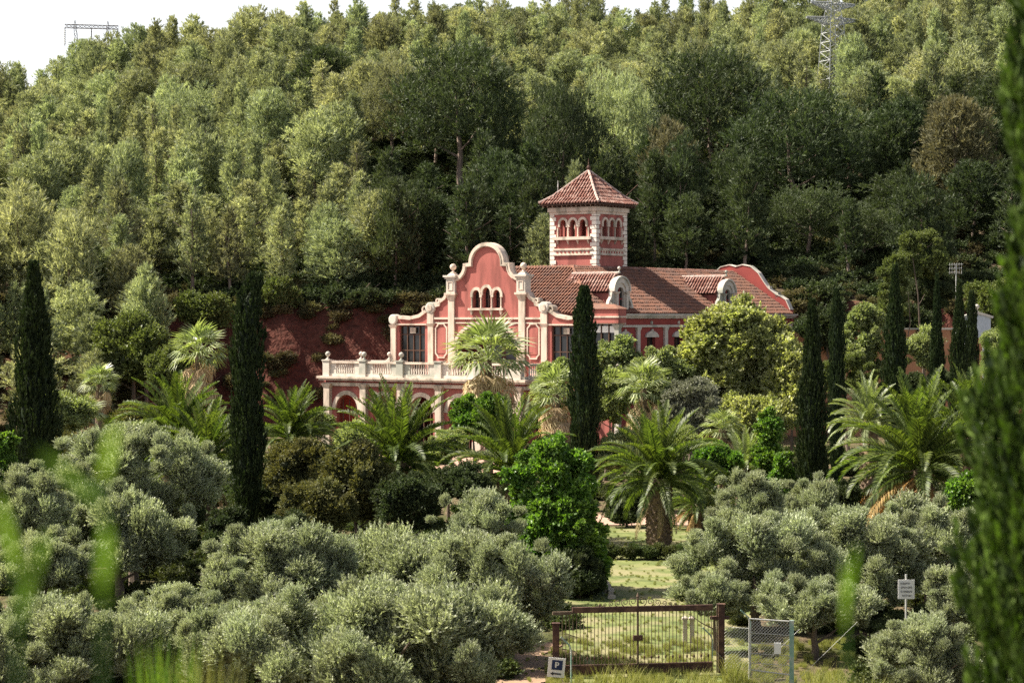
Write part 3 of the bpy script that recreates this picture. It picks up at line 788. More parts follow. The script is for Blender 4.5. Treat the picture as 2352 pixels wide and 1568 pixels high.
slope_tiles('roof_tiles', (XR, .5, EZ), (0, 1, 0), (-ca, 0, sa), 0, WL - .5, slopeL, keep_wing, rf, M['tile'])
slope_tiles('roof_tiles', (XR, .5, EZ), (-1, 0, 0), (0, ca, sa), 0, 11.4, slopeL, lambda s, t: s > t * ca, rf, M['tile'])


def ridge(name, a, b, r=.1, step=.36, mt=None, par=None):
    a, b = Vector(a), Vector(b); n = max(1, int((b - a).length / step)); mb = MB()
    for k in range(n):
        p0 = a.lerp(b, k / n); p1 = a.lerp(b, (k + 1.08) / n)
        mb.tube([p0, p1], [r * 1.12, r * .9], 6)
    return mb.build(name, mt or M['ridge'], par or rf)


tag(ridge('ridge_tiles', (RX, YH, RZ + .04), (RX, WL - .3, RZ + .04), mt=M['tile_light']), kind='stuff')
tag(ridge('ridge_tiles', (-14.2, YH, RZ + .04), (RX, YH, RZ + .04), mt=M['tile']), kind='stuff')
tag(ridge('hip_tiles', (XR, .46, EZ + .1), (RX, YH, RZ + .06), mt=M['tile']), kind='stuff')

# --- far gable parapet at the end of the wing
gp2 = [(0, 4.1), (.6, 4.25), (1.4, 4.1), (2.1, 3.55), (2.6, 2.85), (3.0, 2.35), (3.7, 1.85), (4.1, 1.7), (4.6, 1.4), (5.0, .6)]
fullp = [(RX - x, z) for x, z in reversed(gp2[1:])] + [(RX + x, z) for x, z in gp2]
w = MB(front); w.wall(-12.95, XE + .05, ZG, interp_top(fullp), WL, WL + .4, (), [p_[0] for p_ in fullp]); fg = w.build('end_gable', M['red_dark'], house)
p = MB(front); p.ribbon([(a_, b_ + .05) for a_, b_ in fullp], .07, WL - .05, WL + .48); p.build('gable_coping', M['white'], fg)
for x, z in ((3.0, 2.1), (3.75, 1.6)):
    p = MB(); p.cbox(RX + x, WL + .2, z, z + .45, .14, .2); p.build('parapet_block', M['white'], fg)

# --- dormers


def dormer(yc):
    dm = empty('dormer'); dm.parent = house
    X0 = XE - .22; z0, zs = .6, 1.96; R = 1.0
    top = lambda u: zs + .95 * math.sqrt(max(0, 1 - ((u - yc) / 1.06) ** 2)) if abs(u - yc) < 1.06 else zs
    w = MB(side(X0 + .12)); us = [yc + 1.06 * math.cos(a) for a in [PI * k / 14 for k in range(15)]]
    w.wall(yc - 1.05, yc + 1.05, z0, top, 0, .3, [(yc - .42, yc + .42, z0 + .05, 1.75, .42)], us); w.build('dormer_front', M['white'], dm)
    p = MB(side(X0 + .12)); p.ribbon(arc(yc, 1.88, .78, .76, n=16), .34, -.10, .0, side=.5); p.build('dormer_arch', M['white'], dm)
    p = MB(side(X0 + .12)); p.ribbon(arc(yc, 1.88, 1.04, 1.02, n=16), .12, -.2, .12, side=.5); p.build('dormer_hood', M['white'], dm)
    for s in (-1, 1):
        p = MB(); p.cbox(X0 + .2, yc + s * .62, z0, 1.66, .1, .1); p.cbox(X0 + .2, yc + s * .66, 1.66, 1.84, .12, .12, .2, .28); p.build('pilaster', M['white'], dm)
        pts = [(yc + s * 1.05, 1.75), (yc + s * 1.12, 1.4), (yc + s * 1.38, 1.15), (yc + s * 1.5, .85), (yc + s * 1.62, .6)]
        p = MB(side(X0 + .1)); p.ribbon(pts, .2, -.04, .2); p.build('scroll', M['white'], dm)
        p = MB(lambda a, b, c_: (c_, a, b)); p.lathe(yc + s * 1.5, .66, [(.2, X0 - .12), (.24, X0 - .05), (.24, X0 + .05), (.2, X0 + .1)], 12); p.build('volute', M['white'], dm)
        p = MB(); p.box(X0 - 4.0, X0 - .19, yc + s * .95 - .06, yc + s * .95 + .06, .6, 1.75); p.build('dormer_cheek', M['red'], dm)
    p = MB(); p.box(X0 - .1, X0 - .06, yc - .42, yc + .42, z0, 2.2); g_ = p.build('window_pane', M['glass'], dm)
    p = MB(); p.box(X0 - .05, X0 - .0, yc - .04, yc + .04, z0, 2.15); p.box(X0 - .05, X0 - .005, yc - .42, yc + .42, 1.3, 1.38); p.build('sash_bar', M['red_dark'], g_)
    zr, ze, hw = 3.12, 1.85, 1.22
    p = MB(); p.add([(X0 - .15, yc - hw, ze), (X0 - .15, yc, zr), (X0 - .15, yc + hw, ze), (X0 - 4.2, yc - hw, ze), (X0 - 4.2, yc, zr), (X0 - 4.2, yc + hw, ze)], [(0, 1, 4, 3), (1, 2, 5, 4), (0, 2, 1)])
    dr = p.build('dormer_roof', M['pan'], dm)
    L = math.hypot(hw, zr - ze)
    for s in (-1, 1):
        def kp(u, t, s=s):
            x = X0 - .15 - u; z = ze + t / L * (zr - ze)
            return (XR - x) * (RZ - EZ) / run + EZ < z + .12
        slope_tiles('dormer_tiles', (X0 - .15, yc + s * hw, ze), (-1, 0, 0), (0, -s * hw / L, (zr - ze) / L), 0, 4.1, L - .1, kp, dr, M['tile_light'], wd=.25, ex=.42, r=.075)
    rt = ridge('ridge_tiles', (X0 - .1, yc, zr + .05), (X0 - 4.0, yc, zr + .05), .1, mt=M['ridge'], par=dr); tag(rt, kind='stuff')
    p = MB(); ball(p, X0, yc, zr + .05, .12); p.build('ball_finial', M['white'], dm, smooth=True)


dormer(D1); dormer(D2)

# --- tower
TX, TY, TS = -8.3, 9.15, 4.05      # nearest corner (local), size; body spans x TX-TS..TX, y TY..TY+TS
tower = empty('tower'); tower.parent = house; tower.scale = (1, 1, 1.03)
TZ0, TZ1 = 3.0, 7.75
tl = lambda u, d, z: (u, TY + d, z)
tr_ = lambda u, d, z: (TX - d, u, z)


def twall(mp, a0, a1):
    c0 = (a0 + a1) / 2
    w = MB(mp); ops = [(c0 + q * .88 - .27, c0 + q * .88 + .27, 5.85, 6.75, .29) for q in (-1, 0, 1)]
    w.wall(a0 + .02, a1 - .02, TZ0, TZ1, 0, .3, ops); w.build('tower_wall', M['red'], tower)
    for o in ops:
        m_ = (o[0] + o[1]) / 2
        p = MB(mp); p.ribbon([(m_ - .36, 6.55)] + arc(m_, 6.78, .36, .38, n=12) + [(m_ + .36, 6.55)], .17, -.1, .0); p.build('window_arch', M['cream'], tower)
    for q in (-1.38, -.44, .44, 1.38):
        p = MB(mp)
        p.box(c0 + q - .05, c0 + q + .05, -.08, .01, 5.85, 6.5); p.build('colonnette', M['cream'], tower)
        p = MB(mp); p.add([(c0 + q - .06, -.2, 5.6), (c0 + q + .06, -.2, 5.6), (c0 + q + .06, 0, 5.6), (c0 + q - .06, 0, 5.6), (c0 + q - .03, -.04, 5.3), (c0 + q + .03, -.04, 5.3), (c0 + q + .03, 0, 5.3), (c0 + q - .03, 0, 5.3)],
                          [(0, 1, 2, 3), (4, 7, 6, 5), (0, 4, 5, 1), (1, 5, 6, 2), (2, 6, 7, 3), (3, 7, 4, 0)]); p.build('bracket', M['cream'], tower)
    p = MB(mp); p.box(a0 + .3, a1 - .3, -.25, .01, 5.62, 5.84); p.build('balcony_sill', M['cream'], tower)
    p = MB(mp); p.box(a0 + .25, a1 - .25, -.12, .01, 4.88, 5.0); p.box(a0 + .25, a1 - .25, -.12, .01, 4.5, 4.6); p.box(a0 + .25, a1 - .25, -.05, .01, 4.6, 4.88); fz = p.build('frieze', M['cream'], tower)
    for k in range(9):
        u = c0 - 1.4 + k * .35
        p = MB(mp); p.lathe(u, 0, [(0, 0)], 3) if False else p.box(u - .07, u + .07, -.075, -.05, 4.67, 4.80); p.build('frieze_tile', M['red_dark'], fz)
    p = MB(mp); p.box(a0 - .1, a1 + .1, -.1, .01, 7.45, 7.65); p.box(a0 - .16, a1 + .16, -.2, .01, 7.65, 7.95); p.build('tower_cornice', M['cream'], tower)


twall(tl, TX - TS, TX)
twall(tr_, TY, TY + TS)
tb = lambda u, d, z: (u, TY + TS - d, z); tc_ = lambda u, d, z: (TX - TS + d, u, z)
twall(tb, TX - TS, TX)
twall(tc_, TY, TY + TS)
k = 0; z = TZ0 + .25
while z < 7.4:
    e = .34 if k % 2 else .48
    for (cx_, cy_, sx, sy) in ((TX, TY, -1, 1), (TX - TS, TY, 1, 1), (TX, TY + TS, -1, -1)):
        p = MB(); x0, x1 = cx_ - sx * .06, cx_ + sx * e; y0, y1 = cy_ - sy * .06, cy_ + sy * (.82 - e)
        p.box(min(x0, x1), max(x0, x1), min(y0, y1), max(y0, y1), z + .02, z + .29); p.build('quoin', M['quoin'], tower)
    z += .31; k += 1
TXC, TYC = TX - TS / 2, TY + TS / 2
prof = [(2.68, 8.22), (1.95, 8.72), (.02, 10.62)]
p = MB(); p.box(TXC - 2.6, TXC + 2.6, TYC - 2.6, TYC + 2.6, 8.10, 8.17); p.build('eaves_board', M['wood'], tower)
p = MB(); p.box(TXC - 2.1, TXC + 2.1, TYC - 2.1, TYC + 2.1, 7.96, 8.09); p.build('wall_plate', M['cream'], tower)
for q in range(12):
    u = -2.35 + q * .427
    for f in (lambda b, u=u: b.box(TXC + u - .05, TXC + u + .05, TYC - 2.62, TYC - 2.1, 7.98, 8.09), lambda b, u=u: b.box(TXC + 2.1, TXC + 2.62, TYC + u - .05, TYC + u + .05, 7.98, 8.09)):
        p = MB(); f(p); p.build('rafter', M['wood'], tower)
p = MB(); vs = [(TXC + sx * r_, TYC + sy * r_, z_) for r_, z_ in prof for sx, sy in ((-1, -1), (1, -1), (1, 1), (-1, 1))]
p.add(vs, [(a + j * 4, (a + 1) % 4 + j * 4, (a + 1) % 4 + 4 + j * 4, a + 4 + j * 4) for j in range(2) for a in range(4)])
tr = p.build('tower_roof', M['pan'], tower)
for j in range(2):
    (ra, za), (rb, zb_) = prof[j], prof[j + 1]
    L = math.hypot(ra - rb, zb_ - za)
    for (ux, uy, tx, ty) in ((1, 0, 0, 1), (0, 1, -1, 0), (-1, 0, 0, -1), (0, -1, 1, 0)):
        O = (TXC - ux * ra - tx * ra, TYC - uy * ra - ty * ra, za)
        slope_tiles('tower_roof_tiles', O, (ux, uy, 0), (tx * (ra - rb) / L, ty * (ra - rb) / L, (zb_ - za) / L), 0, 2 * ra, L - .05,
                    lambda s, t, ra=ra, rb=rb, L=L: (ra - rb) * t / L - .05 < s < 2 * ra - (ra - rb) * t / L + .05, tr, M['tile_light'], wd=.26, ex=.45, r=.08)
for sx, sy in ((-1, -1), (1, -1), (1, 1), (-1, 1)):
    pts = [(TXC + sx * r_, TYC + sy * r_, z_ + .1) for r_, z_ in prof]
    a_ = ridge('hip_tiles', pts[0], pts[1], .09, mt=M['ridge'], par=tr); b_ = ridge('hip_tiles', pts[1], pts[2], .09, mt=M['ridge'], par=tr)
    tag(a_, kind='stuff'); tag(b_, kind='stuff')
p = MB(); p.lathe(TXC, TYC, [(.1, 10.55), (.06, 10.75), (.15, 10.85), (.15, 10.98), (.05, 11.08), (.02, 11.6)], 8); p.build('finial', M['rust'], tower)
p = MB(); p.tube([(TXC - 2.1, TYC - 1.0, 8.9), (TXC - 2.1, TYC - 1.0, 10.0)], .03); p.tube([(TXC - 2.1, TYC - 1.0, 9.5), (TXC - 2.1, TYC - 1.0, 9.75)], .06); p.build('lightning_rod', M['galv'], tower)
p = MB(); p.tube([(TXC + 2.0, TYC - 2.3 + 4, 8.7), (TXC + 2.9, TYC + 2.3, 9.7)], .03); p.build('stay_rod', M['rust'], tower)

# ------------------------------------------------------------------ foliage makers


def unit(v):
    return v / np.maximum(np.linalg.norm(v, axis=1, keepdims=True), 1e-9)


def leaves_on(rs, start, dirs, length, per, ll, lw, spread=0.9, tint0=None, tv=0.5, droop=0.0):
    """diamond leaves along straight twigs -> (verts, tint)"""
    n = len(start)
    t = rs.uniform(0.1, 1.0, (n, per)) ** 0.8
    P = start[:, None, :] + dirs[:, None, :] * (length[:, None] * t)[:, :, None]
    D = np.repeat(dirs[:, None, :], per, 1) + rs.normal(0, spread, (n, per, 3)) * 0.75
    D[:, :, 2] -= droop
    P = P.reshape(-1, 3); D = unit(D.reshape(-1, 3))
    S = unit(np.cross(D, rs.normal(0, 1, D.shape)))
    l = (ll * rs.uniform(0.7, 1.3, len(P)))[:, None]; w = (lw * rs.uniform(0.7, 1.3, len(P)))[:, None]
    V = np.stack([P, P + D * l * .45 + S * w * .5, P + D * l, P + D * l * .45 - S * w * .5], 1).reshape(-1, 3)
    base = np.repeat(tint0 if tint0 is not None else rs.uniform(0, 1, n), per)
    T = np.clip(base * (1 - tv) + rs.uniform(0, 1, len(P)) ** 2.0 * tv * 1.15, 0, 1)  # squared spread leaves few pale leaves, sun highlights put into the tint
    return V, np.repeat(T, 4)


def sphere_dirs(rs, n):
    return unit(rs.normal(0, 1, (n, 3)))


def core(c, r, sq=1.0, n=6, m=4, jitter=0.12, rs=None):
    """low lumpy ball, added inside a crown to block light leaking through"""
    vs = []; fs = []
    for j in range(m + 1):
        ph = PI * j / m
        for k in range(n):
            a = 2 * PI * k / n + j * .5
            q = 1 + (rs.uniform(-jitter, jitter) if rs is not None else 0)
            vs.append((c[0] + r * q * math.sin(ph) * math.cos(a), c[1] + r * q * math.sin(ph) * math.sin(a), c[2] + r * sq * q * math.cos(ph)))
    for j in range(m):
        for k in range(n):
            fs.append((j * n + k, (j + 1) * n + k, (j + 1) * n + (k + 1) % n, j * n + (k + 1) % n))
    return vs, fs


def puffs_mesh(name, seed, puffs, tw_per, per, ll, lw, tlen=.5, up=.35, spread=.8, droop=0, corer=.62, sq=.8):
    """puffs: list of (x,y,z,r). Twigs grow out of every puff"""
    rs = np.random.RandomState(seed)
    VV = []; TT = []; ev = []; ef = []
    for (x, y, z, r) in puffs:
        n = max(6, int(tw_per * r * r))
        d = sphere_dirs(rs, n); d[:, 2] = np.where(d[:, 2] < -.35, -d[:, 2], d[:, 2])
        st = np.array([x, y, z]) + d * (r * rs.uniform(.45, .8, (n, 1))) * np.array([1, 1, sq])
        dd = unit(d + np.array([0, 0, up]) + rs.normal(0, .25, d.shape))
        pt = rs.uniform(.2, .8)
        V, T = leaves_on(rs, st, dd, r * tlen * rs.uniform(.6, 1.3, n), per, ll, lw, spread, np.clip(pt + rs.uniform(-.3, .3, n), 0, 1), .5, droop)
        VV.append(V); TT.append(T)
        if corer > 0:
            v, f = core((x, y, z), r * corer, sq, rs=rs)
            b = len(ev); ev += v; ef += [tuple(i + b for i in q) for q in f]
    return quad_mesh(name, np.concatenate(VV), np.concatenate(TT), (ev, ef) if ef else None)


def envelope_puffs(seed, n, h0, h1, rmax, prof, r0, r1, core_puffs=2):
    rs = random.Random(seed); out = []
    for k in range(n):
        t = (k + rs.uniform(.1, .9)) / n
        z = h0 + (h1 - h0) * t
        R = rmax * prof(t) * rs.uniform(.55, 1.05)
        a = k * 2.4 + rs.uniform(-.5, .5)
        r = r0 + (r1 - r0) * rs.random()
        r *= 0.6 + .4 * prof(t)
        R = max(0, R - r * .6)
        out.append((R * math.cos(a), R * math.sin(a), z, r))
    for k in range(core_puffs):
        t = (k + .5) / core_puffs
        out.append((0, 0, h0 + (h1 - h0) * t * .8, rmax * prof(t * .8) * .55))
    return out


def trunk_mb(h, r, seed, limbs=5, lean=.3, lr=2.0, h0=.35):
    rs = random.Random(seed); mb = MB()
    pts = [(0, 0, -.4), (0, 0, 0)]; x = y = 0
    for k in range(1, 6):
        x += rs.uniform(-1, 1) * lean * h * .05; y += rs.uniform(-1, 1) * lean * h * .05
        pts.append((x, y, h * k / 5))
    rr = [r * 1.35, r * 1.1] + [r * (1 - .8 * k / 5) for k in range(1, 6)]
    mb.tube(pts, rr, 7)
    for k in range(limbs):
        t = h0 + (1 - h0) * k / max(1, limbs) * .85
        i = min(4, int(t * 5)); f = t * 5 - i
        p = Vector(pts[i + 1]).lerp(Vector(pts[i + 2]), f) if i < 5 else Vector(pts[-1])
        a = k * 2.4 + rs.random(); L = lr * rs.uniform(.6, 1.1)
        q1 = p + Vector((math.cos(a) * L * .5, math.sin(a) * L * .5, L * .25)); q2 = p + Vector((math.cos(a) * L, math.sin(a) * L, L * .6))
        mb.tube([p, q1, q2], [r * .4 * (1.2 - t), r * .28 * (1.2 - t), r * .12], 5)
    return mb


# ------------------------------------------------------------------ pines of the hillside
def conic(t): return math.sin(PI * min(1, .18 + t * .82)) ** .7 if t > .4 else .75 + .25 * t / .4


def prof_a(t): return (1 - t) ** .55 * (.55 + .45 * min(1, t * 5))
def prof_b(t): return math.sqrt(max(0, 1 - (2 * t - .8) ** 2 / 1.5))
def prof_c(t): return (1 - t * .85) * (.5 + .5 * min(1, t * 4))


PINES = []
for i, (prof, n, w_, r0, r1) in enumerate([(prof_a, 32, 2.5, .55, .95), (prof_b, 30, 2.7, .6, 1.05), (prof_c, 32, 2.5, .55, .9), (prof_a, 38, 2.9, .55, 1.05), (prof_b, 34, 3.1, .6, 1.1), (prof_c, 30, 2.2, .5, .85)]):
    pf = envelope_puffs(10 + i, n, 1.3, 8.3, w_, prof, r0, r1, 4)
    me = puffs_mesh('pine_crown', 20 + i, pf, 46, 13, .38, .068, tlen=.9, up=.7, spread=.5, corer=.22)
    tm_ = trunk_mb(7.4, .16, 30 + i, 7, .5, 1.8, .3)
    t_ob = tm_.build('trunk', M['pinebark'])
    PINES.append((me, t_ob.data)); bpy.data.objects.remove(t_ob)
DOMES = []
for i in range(3):
    rs_ = random.Random(50 + i); pf = []
    for k in range(95):
        t = (k + .5) / 95; zz = 1 - 1.75 * t; rad = math.sqrt(max(0, 1 - zz * zz)) * rs_.uniform(.72, 1.02); a = k * 2.39996 + rs_.uniform(-.2, .2)
        lump = 1 + .16 * math.sin(a * 3 + i * 2) + .1 * math.sin(a * 5 + zz * 6)
        pf.append((4.7 * rad * lump * math.cos(a), 4.7 * rad * lump * math.sin(a), 6.1 + 3.9 * zz * lump + rs_.uniform(-.4, .4), rs_.uniform(.7, 1.25)))
    pf.append((0, 0, 6.0, 2.6))
    me = puffs_mesh('dome_crown', 60 + i, pf, 25, 13, .38, .07, tlen=.9, up=.65, spread=.55, corer=.12)
    t_ob = trunk_mb(8.5, .3, 70 + i, 9, .6, 3.4, .35).build('trunk', M['pinebark'])
    DOMES.append((me, t_ob.data)); bpy.data.objects.remove(t_ob)


def with_mat(me, m):
    """same geometry with another material"""
    key = me.name + '|' + m.name
    if key in _mm: return _mm[key]
    c_ = me if not len(me.materials) else me.copy()
    c_.materials.clear(); c_.materials.append(m); _mm[key] = c_
    return c_


_mm = {}


def tree(name, x, y, crown_me, trunk_me, m, s, sz, label, cat='tree', group=None, rz=0, z=None, trunk_m=None, tilt=(0, 0)):
    e = empty(name, (x, y, H(x, y) if z is None else z), rz)
    tag(e, label, cat, group)
    e.scale = (s, s, sz); e.rotation_euler = (tilt[0], tilt[1], rz)
    c_ = link('crown', with_mat(crown_me, m), None, e)
    if trunk_me is not None:
        link('trunk', trunk_me, None, e)
    return e


rs = random.Random(11)
# big trees standing right behind the house: (px, top y, width px, Y, kind, material, label)
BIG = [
    (1060, 112, 330, 214, 'd', 'darkpine_shade', 'broad dark pine with a rounded crown on the hill above the curved gable'),
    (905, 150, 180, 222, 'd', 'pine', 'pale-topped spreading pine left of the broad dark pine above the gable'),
    (1290, 210, 215, 205, 'd', 'darkpine_shade', 'dome-shaped dark pine rising just behind and left of the tower roof'),
    (1640, 125, 330, 222, 'd', 'darkpine_shade', 'widest dark umbrella pine high on the hill right of the tower'),
    (1830, 215, 370, 206, 'd', 'darkpine_shade', 'massive dark pine with sunlit top behind the far end of the roof'),
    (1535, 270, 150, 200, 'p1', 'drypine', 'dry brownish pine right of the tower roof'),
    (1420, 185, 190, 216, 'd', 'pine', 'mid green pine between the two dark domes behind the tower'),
    (1700, 400, 170, 190, 'p3', 'darkpine_shade', 'tall sunlit narrow pine behind the wing dormers'),
    (1250, 520, 90, 181, 'p2', 'darkpine_shade', 'small bright pine close against the left side of the tower'),
    (1480, 520, 90, 184, 'p2', 'darkpine_shade', 'small pine close against the right side of the tower'),
    (1600, 420, 150, 194, 'p4', 'darkpine_shade', 'dark leafy pine standing above the middle of the wing roof'),
    (1950, 300, 250, 215, 'd', 'darkpine_shade', 'dark spreading pine right of the massive pine above the wing end'),
    (1860, 430, 220, 190, 'd', 'darkpine_shade', 'low dark pine filling the shade behind the end gable'),
    (1985, 480, 220, 188, 'd', 'darkpine_shade', 'shaded dark pine right of the end gable above the garden'),
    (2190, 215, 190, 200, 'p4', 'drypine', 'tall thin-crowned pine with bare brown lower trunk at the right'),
    (1110, 300, 170, 196, 'p2', 'darkpine_shade', 'dark pine directly above the top of the curved gable'),
    (1180, 380, 130, 188, 'p1', 'darkpine_shade', 'slim shaded pine between curved gable and tower'),
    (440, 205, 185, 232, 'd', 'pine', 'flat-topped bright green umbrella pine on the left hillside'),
    (1390, 430, 130, 186, 'p4', 'darkpine_shade', 'dark pine directly behind the tower eaves'),
    (740, 100, 150, 240, 'p4', 'darkpine_shade', 'dark round pine high on the slope left of centre'),
    (2060, 390, 180, 196, 'p1', 'darkpine_shade', 'shadowed pine on the slope above the right-hand cypresses'),
]
taken = []
for px, yt, wpx, Y, kind, mt, lab in BIG:
    X, Y = gp(px, Y); zt = (730 - yt) / F * Y; zb = H(X, Y); h = zt - zb; w_ = wpx / F * Y
    if kind == 'd':
        me, tme = DOMES[len(taken) % 3]; sx = w_ / 11.2; sz = h / 10.9
    else:
        me, tme = PINES[int(kind[1])]; sx = w_ / 5.6; sz = h / 9.1
    tree('dark_pine' if mt == 'darkpine_shade' else 'pine_tree', X, Y, me, tme, M[mt], sx, sz, lab, 'pine tree', rz=rs.uniform(0, 6.28))
    taken.append((X, Y, w_ * .5))
    if kind == 'd': taken.append((X * (Y - 7) / Y, Y - 7, w_ * .36)); taken.append((X * (Y - 12) / Y, Y - 12, w_ * .28))

spots = []
Y = 176.0
row = 0
while Y < 352:
    X = -0.30 * Y - 4; row += 1
    step_ = 4.4 + (Y - 176) * .006
    X += (row % 2) * step_ * .5
    while X < .30 * Y + 4:
        x = X + rs.uniform(-1.3, 1.3); y = Y + rs.uniform(-1.3, 1.3)
        px = 1176 + F * x / y
        yb = 171 - 17 * (1 - sm((px - 330) / 90.0)) + 3 * sm((px - 1300) / 500.0)
        yr = float(np.interp(px, KPX, KYR))
        ok = y < yr + 4 and y > 178.5 and not any((x - a) ** 2 + (y - b) ** 2 < c_ * c_ for a, b, c_ in taken)
        if 1380 < px < 1900 and y < 183: ok = False
        if px > 2120 and y < 200 and rs.random() < .4: ok = False
        if 1872 < px < 1952 and 236 < y < 256: ok = False
        if px > 1900 and 225 < y < 262 and rs.random() < .2: ok = False
        if ok: spots.append((x, y))
        X += step_
    Y += 4.1
# lower slope on the far left
Y = 158.0
while Y < 178:
    X = -.27 * Y
    while X < -.17 * Y:
        spots.append((X + rs.uniform(-1, 1), Y + rs.uniform(-1, 1))); X += 4.0
    Y += 4.0
spots.sort(key=lambda p_: p_[1])


def zone(px, y):
    return ('slope beyond the left cypress' if px < 330 else 'slope above the red bank' if px < 880 else 'slope behind the gable' if px < 1240 else
            'slope behind the tower' if px < 1800 else 'slope above the right cypresses')


HUE = ['yellowish green', 'mid green', 'olive green', 'greyish green']
SHP = ['pointed', 'rounded', 'narrow', 'broad conical', 'broad rounded', 'slim']
near = []; rest = []
for i, (x, y) in enumerate(spots):
    px = 1176 + F * x / y
    h = rs.uniform(5.8, 10.4) * (1.0 if px < 1500 else 1.08); w_ = rs.uniform(.72, 1.15) * (.75 + .25 * h / 8)
    k = rs.choice([0, 1, 2, 3, 4, 5])
    dark = (px > 1380 and y < 222) or (880 < px < 1250 and y < 215)  # zones given the darker foliage colour, painting their shadowed masses
    rec = (x, y, k, w_, h / 9.1, rs.uniform(0, 6.28), dark)
    inview = -60 < px < 2420
    if inview and len(near) < 274: near.append(rec)
    else: rest.append(rec)
PALT = ['pine', 'pine', 'pine', 'pine']
for (x, y, k, w_, sz, rz, dark) in near:
    px = 1176 + F * x / y
    me, tme = PINES[k]
    size_ = 'small' if sz < .78 else 'tall' if sz > .98 else 'middling'
    up_ = 'at the foot of' if y < 190 else 'low on' if y < 203 else 'halfway up' if y < 218 else 'high on'
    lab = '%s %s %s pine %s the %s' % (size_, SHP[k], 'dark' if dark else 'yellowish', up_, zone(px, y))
    tree('pine_tree', x, y, me, tme, M['darkpine_shade' if dark else 'pine'], w_, sz, lab, 'pine tree', 'pines on the ' + zone(px, y), rz)

# the remaining pines further up: one mass
pm = bpy.data.meshes.new('pine_forest')
pm.from_pydata([(x, y, H(x, y) - .2) for (x, y, *_r) in rest], [], [])
for nm, tp, vals in (('idx', 'INT', [r_[2] for r_ in rest]), ('rz', 'FLOAT', [r_[5] for r_ in rest])):
    a = pm.attributes.new(nm, tp, 'POINT'); a.data.foreach_set('value', vals)
a = pm.attributes.new('scl', 'FLOAT_VECTOR', 'POINT'); a.data.foreach_set('vector', [v for r_ in rest for v in (r_[3], r_[3], r_[4])])
po = link('pine_forest', pm); tag(po, kind='stuff')
ng = bpy.data.node_groups.new('forest', 'GeometryNodeTree')
ng.interface.new_socket('Geometry', in_out='INPUT', socket_type='NodeSocketGeometry')
ng.interface.new_socket('Geometry', in_out='OUTPUT', socket_type='NodeSocketGeometry')
gi = ng.nodes.new('NodeGroupInput'); go = ng.nodes.new('NodeGroupOutput')
iop = ng.nodes.new('GeometryNodeInstanceOnPoints'); jn = ng.nodes.new('GeometryNodeGeometryToInstance')
srcs = {}
for o_ in bpy.data.objects:
    if o_.name.startswith('crown') and o_.parent and o_.data.name.startswith('pine_crown') and o_.data.materials[0] == M['pine']:
        for k, (me, tme) in enumerate(PINES):
            if _mm.get(me.name + '|pine_needles') is o_.data: srcs.setdefault(k, o_)
prev = None
for k in reversed(range(6)):
    oi = ng.nodes.new('GeometryNodeObjectInfo'); oi.inputs['Object'].default_value = srcs.get(k, list(srcs.values())[0]); oi.transform_space = 'ORIGINAL'
    oi.inputs['As Instance'].default_value = False
    ng.links.new(oi.outputs['Geometry'], jn.inputs[0])
ng.links.new(gi.outputs[0], iop.inputs['Points']); ng.links.new(jn.outputs[0], iop.inputs['Instance'])
iop.inputs['Pick Instance'].default_value = True


def named(nm, t):
    n_ = ng.nodes.new('GeometryNodeInputNamedAttribute'); n_.data_type = t; n_.inputs['Name'].default_value = nm
    return n_.outputs['Attribute']


ng.links.new(named('idx', 'INT'), iop.inputs['Instance Index'])
ng.links.new(named('scl', 'FLOAT_VECTOR'), iop.inputs['Scale'])
cx = ng.nodes.new('ShaderNodeCombineXYZ'); ng.links.new(named('rz', 'FLOAT'), cx.inputs[2])
ng.links.new(cx.outputs[0], iop.inputs['Rotation'])
ng.links.new(iop.outputs[0], go.inputs[0])
md = po.modifiers.new('forest', 'NODES'); md.node_group = ng
print('pines', len(near), 'rest', len(rest))

# ------------------------------------------------------------------ cypresses


